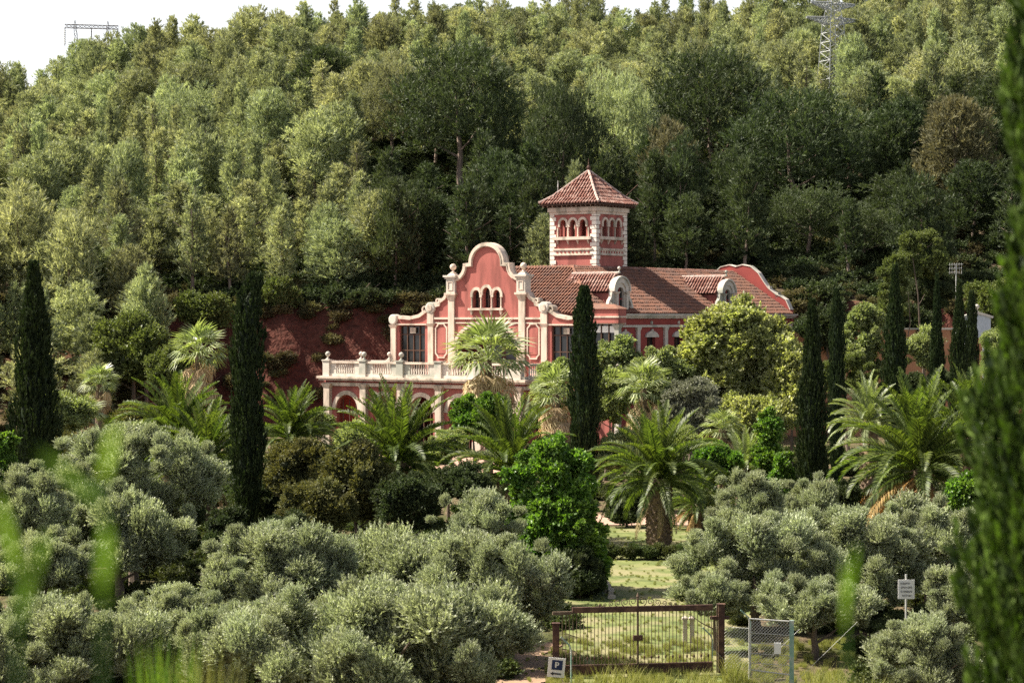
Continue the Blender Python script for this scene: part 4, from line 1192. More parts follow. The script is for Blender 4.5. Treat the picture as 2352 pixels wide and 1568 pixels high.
def cypress_mesh(name, seed, h, r, n, per=20, slen=.5, ll=.15, lw=.045, blunt=.0, lean=0.0, corer=.62, R_=None):
    rs_ = np.random.RandomState(seed)
    if R_ is None:
        def R_(t):
            return r * np.clip(np.minimum(.5 + t * 1.8, 1.0), 0, 1) * (1 - np.clip((t - (.38 + blunt * .42)) / (.63 - blunt * .42), 0, 1) ** (1.35 + blunt * 1.6)) + .02
    t = rs_.uniform(0, .97, n) ** .9; a = rs_.uniform(0, 2 * PI, n)
    bumps = 1 + .13 * np.sin(a * 2 + t * 17 + seed) + .10 * np.sin(a * 3 - t * 31) + .07 * np.sin(a + t * 60)
    R = R_(t) * bumps * rs_.choice([.6, .7, .8, .88, .94], n)
    off = lean * np.clip(t - .8, 0, 1) ** 2 * 25
    st = np.stack([R * np.cos(a) + off, R * np.sin(a), t * h], 1)
    o_ = rs_.uniform(.1, .38, n)
    d = unit(np.stack([np.cos(a) * o_, np.sin(a) * o_, np.ones(n)], 1) + rs_.normal(0, .07, (n, 3)))
    tint = np.clip(rs_.uniform(-.2, 1, n) ** 1, 0, 1)
    L = slen * rs_.uniform(.6, 1.3, n) * np.clip(1.3 - t, .35, 1)
    V, T = leaves_on(rs_, st, d, L, per, ll, lw, .30, tint, .35)
    ev = []; ef = []; m = 12; k_ = 9  # opaque core added inside the column, tinted dark
    for j in range(m + 1):
        tt = j / m
        for q in range(k_):
            aa = 2 * PI * q / k_
            rr = float(R_(np.array([tt]))[0]) * corer * (1 + .1 * math.sin(j * 2.3 + q * 1.7))
            ev.append((rr * math.cos(aa) + lean * max(0, tt - .8) ** 2 * 25, rr * math.sin(aa), tt * h * .975))
    for j in range(m):
        for q in range(k_):
            ef.append((j * k_ + q, j * k_ + (q + 1) % k_, (j + 1) * k_ + (q + 1) % k_, (j + 1) * k_ + q))
    return quad_mesh(name, V, T, (ev, ef))


CYP = [cypress_mesh('cypress_foliage', 1, 10, .8, 2500), cypress_mesh('cypress_foliage', 2, 10, .66, 2500, blunt=.9, lean=.55), cypress_mesh('cypress_foliage', 3, 10, .8, 2500, blunt=.5)]
tk = MB(); tk.tube([(0, 0, -.3), (0, 0, 1.2)], [.2, .15], 8); tko = tk.build('trunk', M['bark']); CTR = tko.data; bpy.data.objects.remove(tko)


def cypress(px, yt, wpx, Y, var, label, rz=0, base=None):
    X, Y = gp(px, Y); zt = (730 - yt) / F * Y; zb = H(X, Y) if base is None else base; h = zt - zb
    w_ = wpx / F * Y
    rr = {0: .8, 1: .66, 2: .8}[var]
    e = empty('cypress', (X, Y, zb), 0); e.scale = (w_ / 2 / rr / 1.12, w_ / 2 / rr / 1.12, h / 10.1)
    tag(e, label, 'cypress tree', 'cypresses standing in the garden')
    f = link('foliage', CYP[var], M['cypress'], e); f.rotation_euler = (0, 0, rz)
    link('trunk', CTR, M['bark'], e)
    return e


cypress(78, 588, 122, 84, 0, 'tall dark pointed cypress at the far left above the olives')
cypress(568, 618, 74, 93, 1, 'dark column cypress with a bent blunt top before the red bank')
cypress(1342, 648, 70, 108, 2, 'slim blunt cypress standing in front of the wing and veranda', 2.0)
cypress(1866, 678, 74, 100, 0, 'tall thin pointed cypress right of the yellow-green tree', 1.0)
cypress(1922, 655, 40, 122, 2, 'narrow cypress just behind the pointed one right of the house', 1.0)
cypress(2056, 600, 62, 132, 0, 'stout dark cypress in the row beyond the big right palm', 2.0)
cypress(2152, 622, 38, 136, 0, 'thin cypress between two stouter ones at the right', 4.0)
cypress(2203, 636, 52, 130, 0, 'dark cypress beside the pale blue gateway', 5.0)
cypress(2232, 660, 34, 134, 2, 'rightmost small cypress touching the one beside the gateway', 5.0)
cypress(1789, 622, 20, 182, 0, 'tiny pale pointed cypress behind the end gable', 1.0)

# the big near cypress on the right edge of the view
nc = empty('near_cypress', (2.71, 10.0, -3.25))
tag(nc, 'huge out-of-focus cypress close by along the right edge', 'cypress tree')
ncm = cypress_mesh('near_cypress_foliage', 9, 6.6, .5, 5200, per=26, slen=.26, ll=.06, lw=.024, corer=.62, R_=lambda t: .56 * np.clip(.6 + t * 2, 0, 1) * (1 - np.clip((t - .2) / .85, 0, 1) ** 1.5) + .01)
link('foliage', ncm, M['near_cypress'], nc)
tk2 = MB(); tk2.tube([(0, 0, -.3), (0, 0, 1.2)], [.12, .1], 8); tk2.build('trunk', M['bark'], nc)

# ------------------------------------------------------------------ palms


def frond_mesh(name, L, elev, curve, seed, nl=58, ll=.5, lw=.055, keel=.42, drop=.0):
    rs_ = random.Random(seed); V = []; T = []
    pts = []; x = z = 0; a = elev; n = 14
    for k in range(n + 1):
        pts.append((x, z, a)); x += L / n * math.cos(a); z += L / n * math.sin(a); a -= curve / n * (.4 + 1.2 * k / n)
    for k in range(n):
        x0, z0, a0 = pts[k]; x1, z1, a1 = pts[k + 1]; w0 = .05 * (1 - k / n) + .012; w1 = .05 * (1 - (k + 1) / n) + .012
        V += [(x0, -w0, z0), (x0, w0, z0), (x1, w1, z1), (x1, -w1, z1)]; T += [.5] * 4
        V += [(x0, 0, z0 - w0), (x0, 0, z0 + w0), (x1, 0, z1 + w1), (x1, 0, z1 - w1)]; T += [.5] * 4
    for i in range(nl):
        t = .14 + .86 * (i + .5) / nl; f = t * n; k = min(n - 1, int(f)); f -= k
        x0, z0, a0 = pts[k]; x1, z1, a1 = pts[k + 1]
        P = Vector((x0 + (x1 - x0) * f, 0, z0 + (z1 - z0) * f)); A = Vector((math.cos(a0), 0, math.sin(a0))); N_ = Vector((-math.sin(a0), 0, math.cos(a0)))
        l = ll * (math.sin(PI * min(1, .12 + t * .86)) ** .6) * rs_.uniform(.85, 1.1)
        for s in (-1, 1):
            D = (A * .85 + Vector((0, s, 0)) * .8 + N_ * (keel + rs_.uniform(-.15, .15)) + Vector((0, 0, -drop))).normalized()
            tip = P + D * l + Vector((0, 0, -.12 * l)); md_ = P + D * l * .5
            S = A.cross(D).cross(D).normalized() * (lw * .5) if rs_.random() < .5 else A * (lw * .5)
            V += [tuple(P - S), tuple(md_ - S), tuple(tip), tuple(md_ + S)]
            tt = rs_.uniform(.0, .7); T += [tt] * 4
    return quad_mesh(name, V, T)


FRL = [(1.42, .35), (1.2, .75), (.95, 1.25), (.65, 1.6), (.35, 1.7), (.0, 1.5), (-.45, 1.0)]
FRONDS = [[frond_mesh('palm_frond', 3.6, e + q * .09, c_ + q * .1, 5 + i * 3 + q, keel=.45 if i < 5 else .1, drop=0 if i < 5 else .5) for q in range(2)] for i, (e, c_) in enumerate(FRL)]


def date_trunk(h, r, seed, n=150):
    rs_ = random.Random(seed); mb = MB()
    mb.tube([(0, 0, -.3), (0, 0, h * .5), (0, 0, h), (0, 0, h + .4)], [r * .95, r, r * 1.15, r * .7], 12)
    for k in range(n):
        z = h * (k + .5) / n * 1.05; a = k * 2.39996
        R_ = r * (.97 + .12 * z / h)
        c_, s_ = math.cos(a), math.sin(a); w = .11; hh = .12
        def P(t, dz, out): return (c_ * (R_ + out) - s_ * t, s_ * (R_ + out) + c_ * t, z + dz)
        mb.add([P(-w, 0, -.02), P(0, -hh, 0), P(w, 0, -.02), P(0, hh, 0), P(0, .04, .11)], [(0, 1, 4), (1, 2, 4), (2, 3, 4), (3, 0, 4)])
    return mb


def date_palm(px, yc, Y, R, label, seed, h=None, trunk=True, dead=0, mt='palm', dens=1.0, spread=1.0):
    """yc: picture height of the crown's heart; R: frond length"""
    R *= 1.13
    X, Y = gp(px, Y); zc = (730 - yc) / F * Y; zb = H(X, Y); hh = zc - zb
    rs_ = random.Random(seed)
    e = empty('date_palm', (X, Y, zb)); tag(e, label, 'palm tree', 'date palms in the garden')
    date_trunk(max(.3, hh - .2), .48 * min(1, R / 3.3), seed).build('trunk', M['palmbark'], e)
    rows = [(0, 10), (1, 13), (2, 14), (3, 14), (4, 12), (5, 10)]
    for i, n in rows:
        n = int(n * dens)
        for k in range(n):
            me = FRONDS[i][rs_.randint(0, 1)]
            f = link('frond', with_mat(me, M[mt]), None, e, (0, 0, hh))
            s = R / 3.6 * rs_.uniform(.85, 1.08)
            f.scale = (s, s, s); f.rotation_euler = (rs_.uniform(-.25, .25), rs_.uniform(-.1, .1), 2 * PI * (k + .5 * (i % 2) + rs_.uniform(-.3, .3)) / n)
    for k in range(7 if not dead else 3):
        f = link('dry_frond', with_mat(FRONDS[6][k % 2], M['thatch']), None, e, (0, 0, hh - .1))
        s = R / 3.6 * rs_.uniform(.55, .85); f.scale = (s, s, s); f.rotation_euler = (rs_.uniform(-.3, .3), rs_.uniform(.3, .75), k * .95 + rs_.uniform(-.3, .3))
    for k in range(dead):
        f = link('dead_frond', with_mat(FRONDS[5 + (k % 2)][k % 2], M['orange_frond']), None, e, (0, 0, hh - .15))
        s = R / 3.6 * rs_.uniform(.8, 1.0); f.scale = (s, s, s); f.rotation_euler = (0, rs_.uniform(0, .25), PI * (.75 + .9 * k / max(1, dead)) + rs_.uniform(-.1, .1))
        f['label'] = 'dry orange frond'
    return e


date_palm(915, 1068, 98, 3.5, 'date palm with upright fronds in front of the left arcade bays', 1)
date_palm(1172, 1085, 94, 3.1, 'date palm below the terrace corner left of the slim cypress', 2)
date_palm(1513, 1108, 92, 3.0, 'date palm with a thick scarred trunk standing on the lawn', 3, dens=1.15)
date_palm(408, 1010, 104, 3.2, 'date palm left of the bent cypress', 4)
date_palm(668, 1010, 106, 2.6, 'date palm half hidden behind the bent cypress', 5)
date_palm(2112, 1085, 86, 3.6, 'largest date palm with orange dead fronds at the right', 6, dead=12, dens=1.2)
date_palm(1995, 975, 108, 2.3, 'small yellowish date palm between the right cypresses', 7, mt='fanpalm', dens=.8)
date_palm(2238, 1010, 92, 2.9, 'date palm partly hidden by the near cypress', 8)
date_palm(1708, 1085, 106, 2.0, 'small bright date palm right of the lawn palm', 9, mt='fanpalm', dens=.8)
date_palm(470, 1075, 98, 2.8, 'low date palm in the shade beside the bent cypress', 10)
date_palm(1600, 1165, 99, 1.8, 'low drooping date palm in shade behind the thick trunk', 11, dead=8, dens=.7)


def fan_leaf(name, seed, dead=False):
    rs_ = random.Random(seed); V = []; T = []
    Lp = .85; n = 15; R_ = .8
    for d_ in ((0, .02, 0), (0, 0, .02)):
        V += [(0, -d_[1], -d_[2]), (0, d_[1], d_[2]), (Lp, d_[1], d_[2]), (Lp, -d_[1], -d_[2])]; T += [.6] * 4
    for k in range(n):
        a = (-1.25 + 2.5 * k / (n - 1)); r_ = R_ * (.75 + .25 * math.cos(a)) * rs_.uniform(.9, 1.05)
        c_, s_ = math.cos(a), math.sin(a); w = .042
        z0 = .06 * (1 if k % 2 else -1)
        md_ = (Lp + c_ * r_ * .5, s_ * r_ * .5, z0 - .02)
        dz = -.34 if not dead else -.5
        V += [(Lp, 0, 0), (md_[0] + s_ * w, md_[1] - c_ * w, md_[2]), (Lp + c_ * r_, s_ * r_, dz * r_ + rs_.uniform(-.1, .05)), (md_[0] - s_ * w, md_[1] + c_ * w, md_[2])]
        T += [rs_.uniform(.1, 1)] * 4
    return quad_mesh(name, V, T)


FAN = [fan_leaf('fan_leaf', i) for i in range(3)]; DFAN = [fan_leaf('dead_fan_leaf', 9 + i, True) for i in range(2)]


def fan_palm(px, yc, Y, R, label, seed, skirt=1.6, lean=(0, 0)):
    X, Y = gp(px, Y); zc = (730 - yc) / F * Y; zb = H(X, Y); hh = zc - zb
    rs_ = random.Random(seed)
    e = empty('fan_palm', (X, Y, zb)); tag(e, label, 'palm tree', 'fan palms in the garden'); e.rotation_euler = (lean[0], lean[1], 0)
    t_ = MB(); t_.tube([(0, 0, -.3), (0, 0, hh * .5), (0, 0, hh)], [.3, .24, .2], 9); t_.build('trunk', M['palmbark'], e)
    s = R / 1.6
    for k in range(32):
        f = link('fan_leaf', with_mat(FAN[k % 3], M['fanpalm']), None, e, (0, 0, hh))
        el = 1.45 - 1.75 * (k / 32) ** .85 + rs_.uniform(-.15, .15)
        q = s * rs_.uniform(.85, 1.1); f.scale = (q, q, q); f.rotation_euler = (rs_.uniform(-.4, .4), -el, k * 2.39996)
    for k in range(int(14 + 26 * skirt)):
        f = link('dead_leaf', with_mat(DFAN[k % 2], M['thatch']), None, e, (0, 0, hh - .1 - rs_.random() * skirt))
        q = s * rs_.uniform(.7, .95); f.scale = (q, q, q); f.rotation_euler = (rs_.uniform(-.4, .4), rs_.uniform(.55, 1.4), k * 2.39996)
    return e


fan_palm(1122, 826, 122, 2.7, 'fan palm with brown skirt rising before the great arch', 1, 2.2)
fan_palm(455, 812, 136, 2.1, 'fan palm with long brown skirt in front of the red bank', 2, 2.6)
fan_palm(228, 882, 128, 1.35, 'small fan palm on a thin trunk right of the left cypress', 3, .8)
fan_palm(1277, 905, 118, 1.7, 'fan palm with drooping skirt left of the slim cypress', 4, 2.2)
fan_palm(1478, 892, 124, 1.9, 'fan palm with brown skirt right of the slim cypress', 5, 1.6)
fan_palm(196, 955, 118, 1.3, 'low fan palm with brown leaves at the far left', 6, 1.2)
fan_palm(1660, 985, 112, 1.3, 'low fan palm under the yellow-green tree', 7, .9)

# ------------------------------------------------------------------ leafy trees and shrubs built from boughs
def bough(name, seed, n_tw, per, ll, lw, up=.5, tl=.6, spread=.7, sq=.85, droop=0, corer=.6, subs=6):
    """a ragged leafy branch end about one unit in radius, made of several uneven tufts"""
    rs_ = np.random.RandomState(seed)
    cs = [(0.0, 0.0, -.1, .55)]
    for k in range(subs):
        d = sphere_dirs(rs_, 1)[0]; q = rs_.uniform(.35, .62)
        cs.append((d[0] * q, d[1] * q, d[2] * q * sq + .05, rs_.uniform(.28, .5)))
    VV = []; TT = []; ev = []; ef = []
    tot = sum(c[3] ** 2 for c in cs)
    for (x, y, z, r) in cs:
        n = int(n_tw * r * r / tot)
        d = sphere_dirs(rs_, n); d[:, 2] = np.where(d[:, 2] < -.4, -d[:, 2], d[:, 2])
        st = np.array([x, y, z]) + d * (r * rs_.uniform(.35, .8, (n, 1)))
        outw = unit(st + 1e-6)
        dd = unit(d * .7 + outw * .5 + np.array([0, 0, up]) + rs_.normal(0, .28, d.shape))
        tint = np.clip(rs_.uniform(.15, .75) + rs_.uniform(-.4, .4, n), 0, 1)
        V, T = leaves_on(rs_, st, dd, tl * rs_.uniform(.35, 1.25, n) * .5, per, ll, lw, spread, tint, .65, droop)
        VV.append(V); TT.append(T)
        v, f = core((x, y, z), r * corer, 1.0, 6, 4, .25, random.Random(seed)); bb = len(ev); ev += v; ef += [tuple(i + bb for i in q) for q in f]
    return quad_mesh(name, np.concatenate(VV), np.concatenate(TT), (ev, ef))


OLV = [bough('olive_bough', 100 + i, 620, 26, .115, .034, up=.85, tl=1.2, spread=.5, corer=.5) for i in range(4)]
BRD = [bough('leafy_bough', 110 + i, 420, 13, .15, .10, up=.3, tl=.8, spread=.8, corer=.55) for i in range(4)]
SML = [bough('small_leaf_bough', 120 + i, 520, 16, .11, .065, up=.35, tl=.85, spread=.8, corer=.55) for i in range(3)]
MPL = [bough('maple_bough', 130 + i, 260, 11, .24, .19, up=.1, tl=1.0, spread=.9, droop=.35, corer=.4) for i in range(3)]
FAM = {'x': None, 'o': OLV, 'b': BRD, 's': SML, 'm': MPL}


def leafy(name, px, yt, wpx, hpx, Y, fam, mt, label, cat, n=12, br=None, seed=0, group=None, shape='round', trunk=True, fill=0.0):
    n = int(n * (2.2 if fam == 'o' else 1.7))
    """crown whose picture outline is wpx wide and hpx high below yt"""
    if fam == 'o': wpx *= 1.14
    X, Y = gp(px, Y); sc = Y / F; W = wpx * sc / 2; Hh = hpx * sc; zt = (730 - yt) * sc; zb = H(X, Y)
    rs_ = random.Random(seed * 7 + 3)
    e = empty(name, (X, Y, zb)); tag(e, label, cat, group)
    br = br or W * .42
    cz = zt - Hh / 2 - zb
    if trunk:
        tb = trunk_mb(max(.8, cz), max(.07, W * .07), seed + 200, 4, .8, W * .7, .3); tb.build('trunk', M['bark'], e)
    for k in range(n):
        t = (k + .5) / n; a = k * 2.39996 + rs_.uniform(-.3, .3)
        zz = 1 - 2 * t * (.92 if shape == 'round' else 1.0)
        rad = math.sqrt(max(0.0, 1 - zz * zz))
        if shape == 'cone': rad *= .55 + .45 * t
        if k % 4 == 3: rad *= .45
        r_ = br * rs_.choice((.45, .6, .75, .85, 1.0) if fam == 'o' else (.5, .65, .8, .95, 1.05))
        rad *= rs_.uniform(.8, 1.12)
        x = math.cos(a) * rad * max(.05, W - r_ * .75); y = math.sin(a) * rad * max(.05, W - r_ * .75) * .8
        z = cz + zz * max(.05, Hh / 2 - r_ * .7)
        if fam == 'o' and k % 4 == 0 and zz > -.2:
            r_ = br * .38; x *= 1.25; y *= 1.2; z += .10 * Hh
        f = link('bough', with_mat(FAM[fam][rs_.randrange(len(FAM[fam]))], M[mt]), None, e, (x, y, z))
        f.scale = (r_ * rs_.uniform(.8, 1.15), r_ * rs_.uniform(.8, 1.15), r_ * rs_.uniform(.75, 1.25)); f.rotation_euler = (rs_.uniform(-.3, .3), rs_.uniform(-.3, .3), rs_.uniform(0, 6.28))
    return e


T_ = leafy
# around the house
T_('garden_tree', 1690, 700, 285, 300, 133, 'b', 'yellowgreen', 'big round yellow-green tree in front of the wing', 'tree', 26, 1.6, 1)
T_('garden_tree', 1815, 800, 130, 200, 131, 'b', 'yellowgreen', 'yellow-green tree filling the right side of the big round one', 'tree', 12, 1.3, 2)
T_('shrub', 1412, 772, 150, 190, 134, 'b', 'palegreen', 'pale green shrub below the veranda windows', 'shrub', 11, 1.0, 3)
T_('shrub', 1520, 790, 160, 180, 132, 'b', 'palegreen', 'pale green shrub below the wing windows', 'shrub', 11, 1.0, 4)
T_('shrub', 1270, 822, 110, 190, 134, 'b', 'palegreen', 'small pale green shrub at the terrace corner', 'shrub', 8, .8, 5)
T_('shrub', 1588, 868, 150, 150, 118, 's', 'greygreen', 'round grey-green shrub under the yellow-green tree', 'shrub', 12, .95, 6)
T_('garden_tree', 1985, 696, 140, 230, 150, 'b', 'palegreen', 'pale green tree between the thin and stout right cypresses', 'tree', 22, .8, 7)
T_('shrub', 1950, 810, 150, 110, 144, 's', 'midgreen', 'bushy shrub under the pale green tree at the right', 'shrub', 12, .7, 8)
T_('shrub', 2112, 760, 110, 100, 148, 's', 'palegreen', 'clipped green shrub below the white-topped garden wall', 'shrub', 7, .9, 9)
T_('garden_tree', 2118, 528, 120, 130, 160, 's', 'midgreen', 'leafy tree leaning over the stout right cypress', 'tree', 13, .8, 10)
T_('garden_tree', 2052, 585, 80, 170, 156, 's', 'midgreen', 'narrow leafy tree just left of the stout right cypress', 'tree', 12, .75, 53)
T_('garden_tree', 2140, 600, 110, 130, 162, 's', 'darkpine_shade', 'dark tree between the stout and the thin right cypress', 'tree', 12, .9, 54)
T_('shrub', 2290, 748, 90, 150, 120, 's', 'palegreen', 'pale shrub right of the blue gateway', 'shrub', 12, .6, 11)
T_('garden_tree', 1710, 915, 230, 110, 124, 'b', 'yellowgreen', 'low leafy tree under the big yellow-green one', 'tree', 14, 1.0, 12)
T_('shrub', 1102, 900, 150, 130, 112, 'b', 'brightgreen', 'bright green shrub hiding the third arcade bay', 'shrub', 12, .8, 13)
T_('shrub', 1030, 985, 110, 80, 104, 's', 'palegreen', 'light shrub between the two terrace palms', 'shrub', 8, .65, 14)
T_('shrub', 1762, 935, 70, 190, 105, 'm', 'brightgreen', 'upright bright green sapling beside the tall thin cypress', 'shrub', 10, .55, 15, shape='cone')
T_('shrub', 1800, 1040, 60, 130, 101, 'm', 'brightgreen', 'low bright sapling at the foot of the tall thin cypress', 'shrub', 7, .5, 16)
T_('shrub', 815, 975, 110, 70, 126, 's', 'palegreen', 'low green shrub at the foot of the arcade', 'shrub', 8, .8, 17)
T_('shrub', 690, 1005, 180, 170, 96, 's', 'brownleaf', 'brownish leafy shrub right of the bent cypress', 'shrub', 15, .85, 18)
T_('shrub', 820, 1015, 190, 210, 92, 's', 'brownleaf', 'brownish shrub with a shaded front below the arcade', 'shrub', 15, .9, 19)
T_('shrub', 940, 1080, 170, 150, 90, 's', 'darkpine_shade', 'dark rounded bush in front of the terrace palm', 'shrub', 12, .8, 20)
T_('shrub', 730, 1110, 190, 130, 88, 's', 'brownleaf', 'lower brown bush above the central olives', 'shrub', 12, .8, 21)
T_('shrub', 155, 1000, 150, 130, 98, 's', 'brownleaf', 'yellow-brown shrub right of the left cypress', 'shrub', 11, .8, 22)
T_('shrub', 8, 990, 70, 150, 78, 'm', 'brightgreen', 'bright green bush at the left picture edge', 'shrub', 7, .5, 23)
T_('maple', 1268, 1012, 225, 300, 78, 'm', 'brightgreen', 'bright green maple in front of the terrace corner', 'tree', 26, .52, 24)
T_('maple', 1295, 1130, 200, 270, 77, 'm', 'brightgreen', 'lower maple spreading at the lawn edge', 'tree', 24, .55, 25)
T_('shrub', 1330, 1260, 130, 130, 76, 's', 'darkpine_shade', 'dark shaded bush beside the lawn', 'shrub', 10, .6, 26)
T_('shrub', 1440, 1130, 100, 90, 100, 's', 'darkpine_shade', 'dark bush behind the lawn left of the palm', 'shrub', 8, .7, 27)
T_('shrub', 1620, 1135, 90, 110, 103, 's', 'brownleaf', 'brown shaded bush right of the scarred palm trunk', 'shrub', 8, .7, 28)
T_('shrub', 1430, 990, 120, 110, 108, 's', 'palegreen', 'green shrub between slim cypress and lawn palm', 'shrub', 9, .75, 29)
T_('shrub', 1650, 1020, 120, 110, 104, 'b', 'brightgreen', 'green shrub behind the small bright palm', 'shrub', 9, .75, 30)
T_('shrub', 600, 1100, 100, 120, 101, 's', 'darkpine_shade', 'dark bush behind the bent cypress', 'shrub', 8, .7, 31)
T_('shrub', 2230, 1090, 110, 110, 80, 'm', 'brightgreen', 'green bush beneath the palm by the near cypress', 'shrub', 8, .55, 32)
T_('shrub', 1950, 1100, 70, 90, 86, 's', 'darkpine_shade', 'small dark bush left of the largest palm', 'shrub', 6, .5, 33)
T_('shrub', 380, 1110, 200, 130, 92, 's', 'darkpine_shade', 'dark undergrowth bush below the left date palm', 'shrub', 12, .8, 34)
T_('shrub', 520, 1160, 120, 150, 88, 's', 'darkpine_shade', 'dark bush left of the bent cypress foot', 'shrub', 9, .7, 35)
T_('shrub', 1060, 1075, 170, 90, 91, 's', 'darkpine_shade', 'dark bush under the arching palm fronds', 'shrub', 10, .65, 36)
T_('shrub', 660, 1180, 160, 120, 84, 's', 'darkpine_shade', 'shaded bush right of the bent cypress foot', 'shrub', 10, .7, 37)
T_('shrub', 2010, 890, 110, 90, 128, 's', 'darkpine_shade', 'dark bush at the foot of the stout cypress', 'shrub', 8, .8, 38)
T_('shrub', 2140, 850, 150, 90, 140, 's', 'darkpine_shade', 'dark hedge-like bush under the thin cypress', 'shrub', 10, .9, 39)
T_('shrub', 1560, 985, 130, 60, 116, 's', 'palegreen', 'low pale shrub above the lawn palm', 'shrub', 8, .7, 40)
T_('shrub', 130, 900, 170, 110, 112, 's', 'palegreen', 'green shrub behind the left fan palms', 'shrub', 10, .9, 41)
T_('shrub', 320, 930, 120, 100, 120, 's', 'brownleaf', 'brownish shrub left of the left date palm', 'shrub', 8, .9, 42)

T_('shrub', 1905, 700, 160, 120, 166, 's', 'darkpine_shade', 'dark shaded shrub just right of the end gable', 'shrub', 12, 1.4, 43)
T_('shrub', 2060, 700, 200, 110, 170, 's', 'darkpine_shade', 'dark thicket behind the stout right cypress', 'shrub', 14, 1.5, 44)
T_('shrub', 2290, 640, 170, 150, 168, 's', 'midgreen', 'olive green thicket above the blue gateway', 'shrub', 12, 1.5, 45)
T_('shrub', 300, 720, 200, 180, 160, 's', 'midgreen', 'broad green thicket on the slope left of the skirted palm', 'shrub', 16, 1.7, 46)
T_('shrub', 470, 680, 130, 90, 172, 's', 'midgreen', 'green bush hanging over the red bank left of the bent cypress', 'shrub', 10, 1.3, 47)
T_('shrub', 640, 640, 110, 90, 177, 's', 'midgreen', 'green bush at the top of the red bank right of the bent cypress', 'shrub', 10, 1.3, 48)
T_('shrub', 820, 665, 170, 60, 177.5, 's', 'darkpine_shade', 'dark overhanging bush on the bank left of the gable', 'shrub', 12, 1.2, 49)
T_('shrub', 390, 800, 120, 120, 156, 's', 'midgreen', 'bush behind the left fan palms on the lower slope', 'shrub', 10, 1.2, 50)
T_('shrub', 730, 950, 90, 60, 150, 's', 'midgreen', 'low bush on the ground beside the arcade corner', 'shrub', 8, .9, 51)
T_('shrub', 1390, 860, 120, 130, 126, 'b', 'palegreen', 'leafy green shrub right beside the slim cypress', 'shrub', 10, .9, 52)
# olives
OL = [
    (310, 985, 330, 260, 78, 26, .85, 'large round olive tree at the left behind the front row'),
    (275, 1150, 300, 190, 76, 18, .8, 'shaded lower olive crown under the large left one'),
    (55, 1075, 190, 190, 72, 14, .65, 'small olive at the left edge below the cypress'),
    (95, 1225, 200, 160, 70, 12, .65, 'dark olive behind the front row at the far left'),
    (150, 1385, 400, 240, 56, 24, .72, 'olive filling the bottom left corner'),
    (395, 1345, 250, 230, 58, 18, .6, 'olive between the corner one and the central mound'),
    (640, 1210, 300, 240, 64, 22, .72, 'olive with spiky upright shoots left of centre'),
    (560, 1390, 290, 200, 55, 18, .6, 'low olive at the bottom left of centre'),
    (930, 1235, 420, 260, 66, 28, .8, 'broad olive behind the central mound'),
    (1112, 1135, 180, 170, 74, 12, .6, 'small olive crown rising left of the maple'),
    (1130, 1240, 330, 260, 62, 24, .72, 'olive reaching towards the rusty gate'),
    (860, 1355, 620, 280, 52, 34, .85, 'huge rounded olive mound at the bottom centre'),
    (1720, 1080, 170, 170, 80, 12, .62, 'small olive crown left of the garden path'),
    (1862, 1095, 130, 150, 82, 10, .55, 'small round olive at the foot of the thin cypress'),
    (1740, 1195, 330, 260, 68, 26, .75, 'broad olive right of the lawn'),
    (1950, 1170, 330, 250, 70, 26, .75, 'broad olive behind the white notice'),
    (2130, 1150, 240, 230, 72, 18, .7, 'olive between the notice and the near cypress'),
    (1640, 1320, 150, 110, 64, 10, .45, 'low olive branch mass beside the rusty gate'),
    (1870, 1330, 260, 130, 63, 14, .55, 'shaded olive underside above the mesh gate'),
    (2125, 1422, 220, 200, 54, 18, .5, 'bushy olive in the bottom right corner below the notice'),
    (2190, 1300, 130, 150, 60, 10, .45, 'slender pale olive beside the near cypress'),
]
for i, (px, yt, w_, h_, Y, n, br, lab) in enumerate(OL):
    T_('olive_tree', px, yt, w_, h_, Y, 'o', 'olive', lab, 'olive tree', n, br, 60 + i, 'olive trees of the grove')

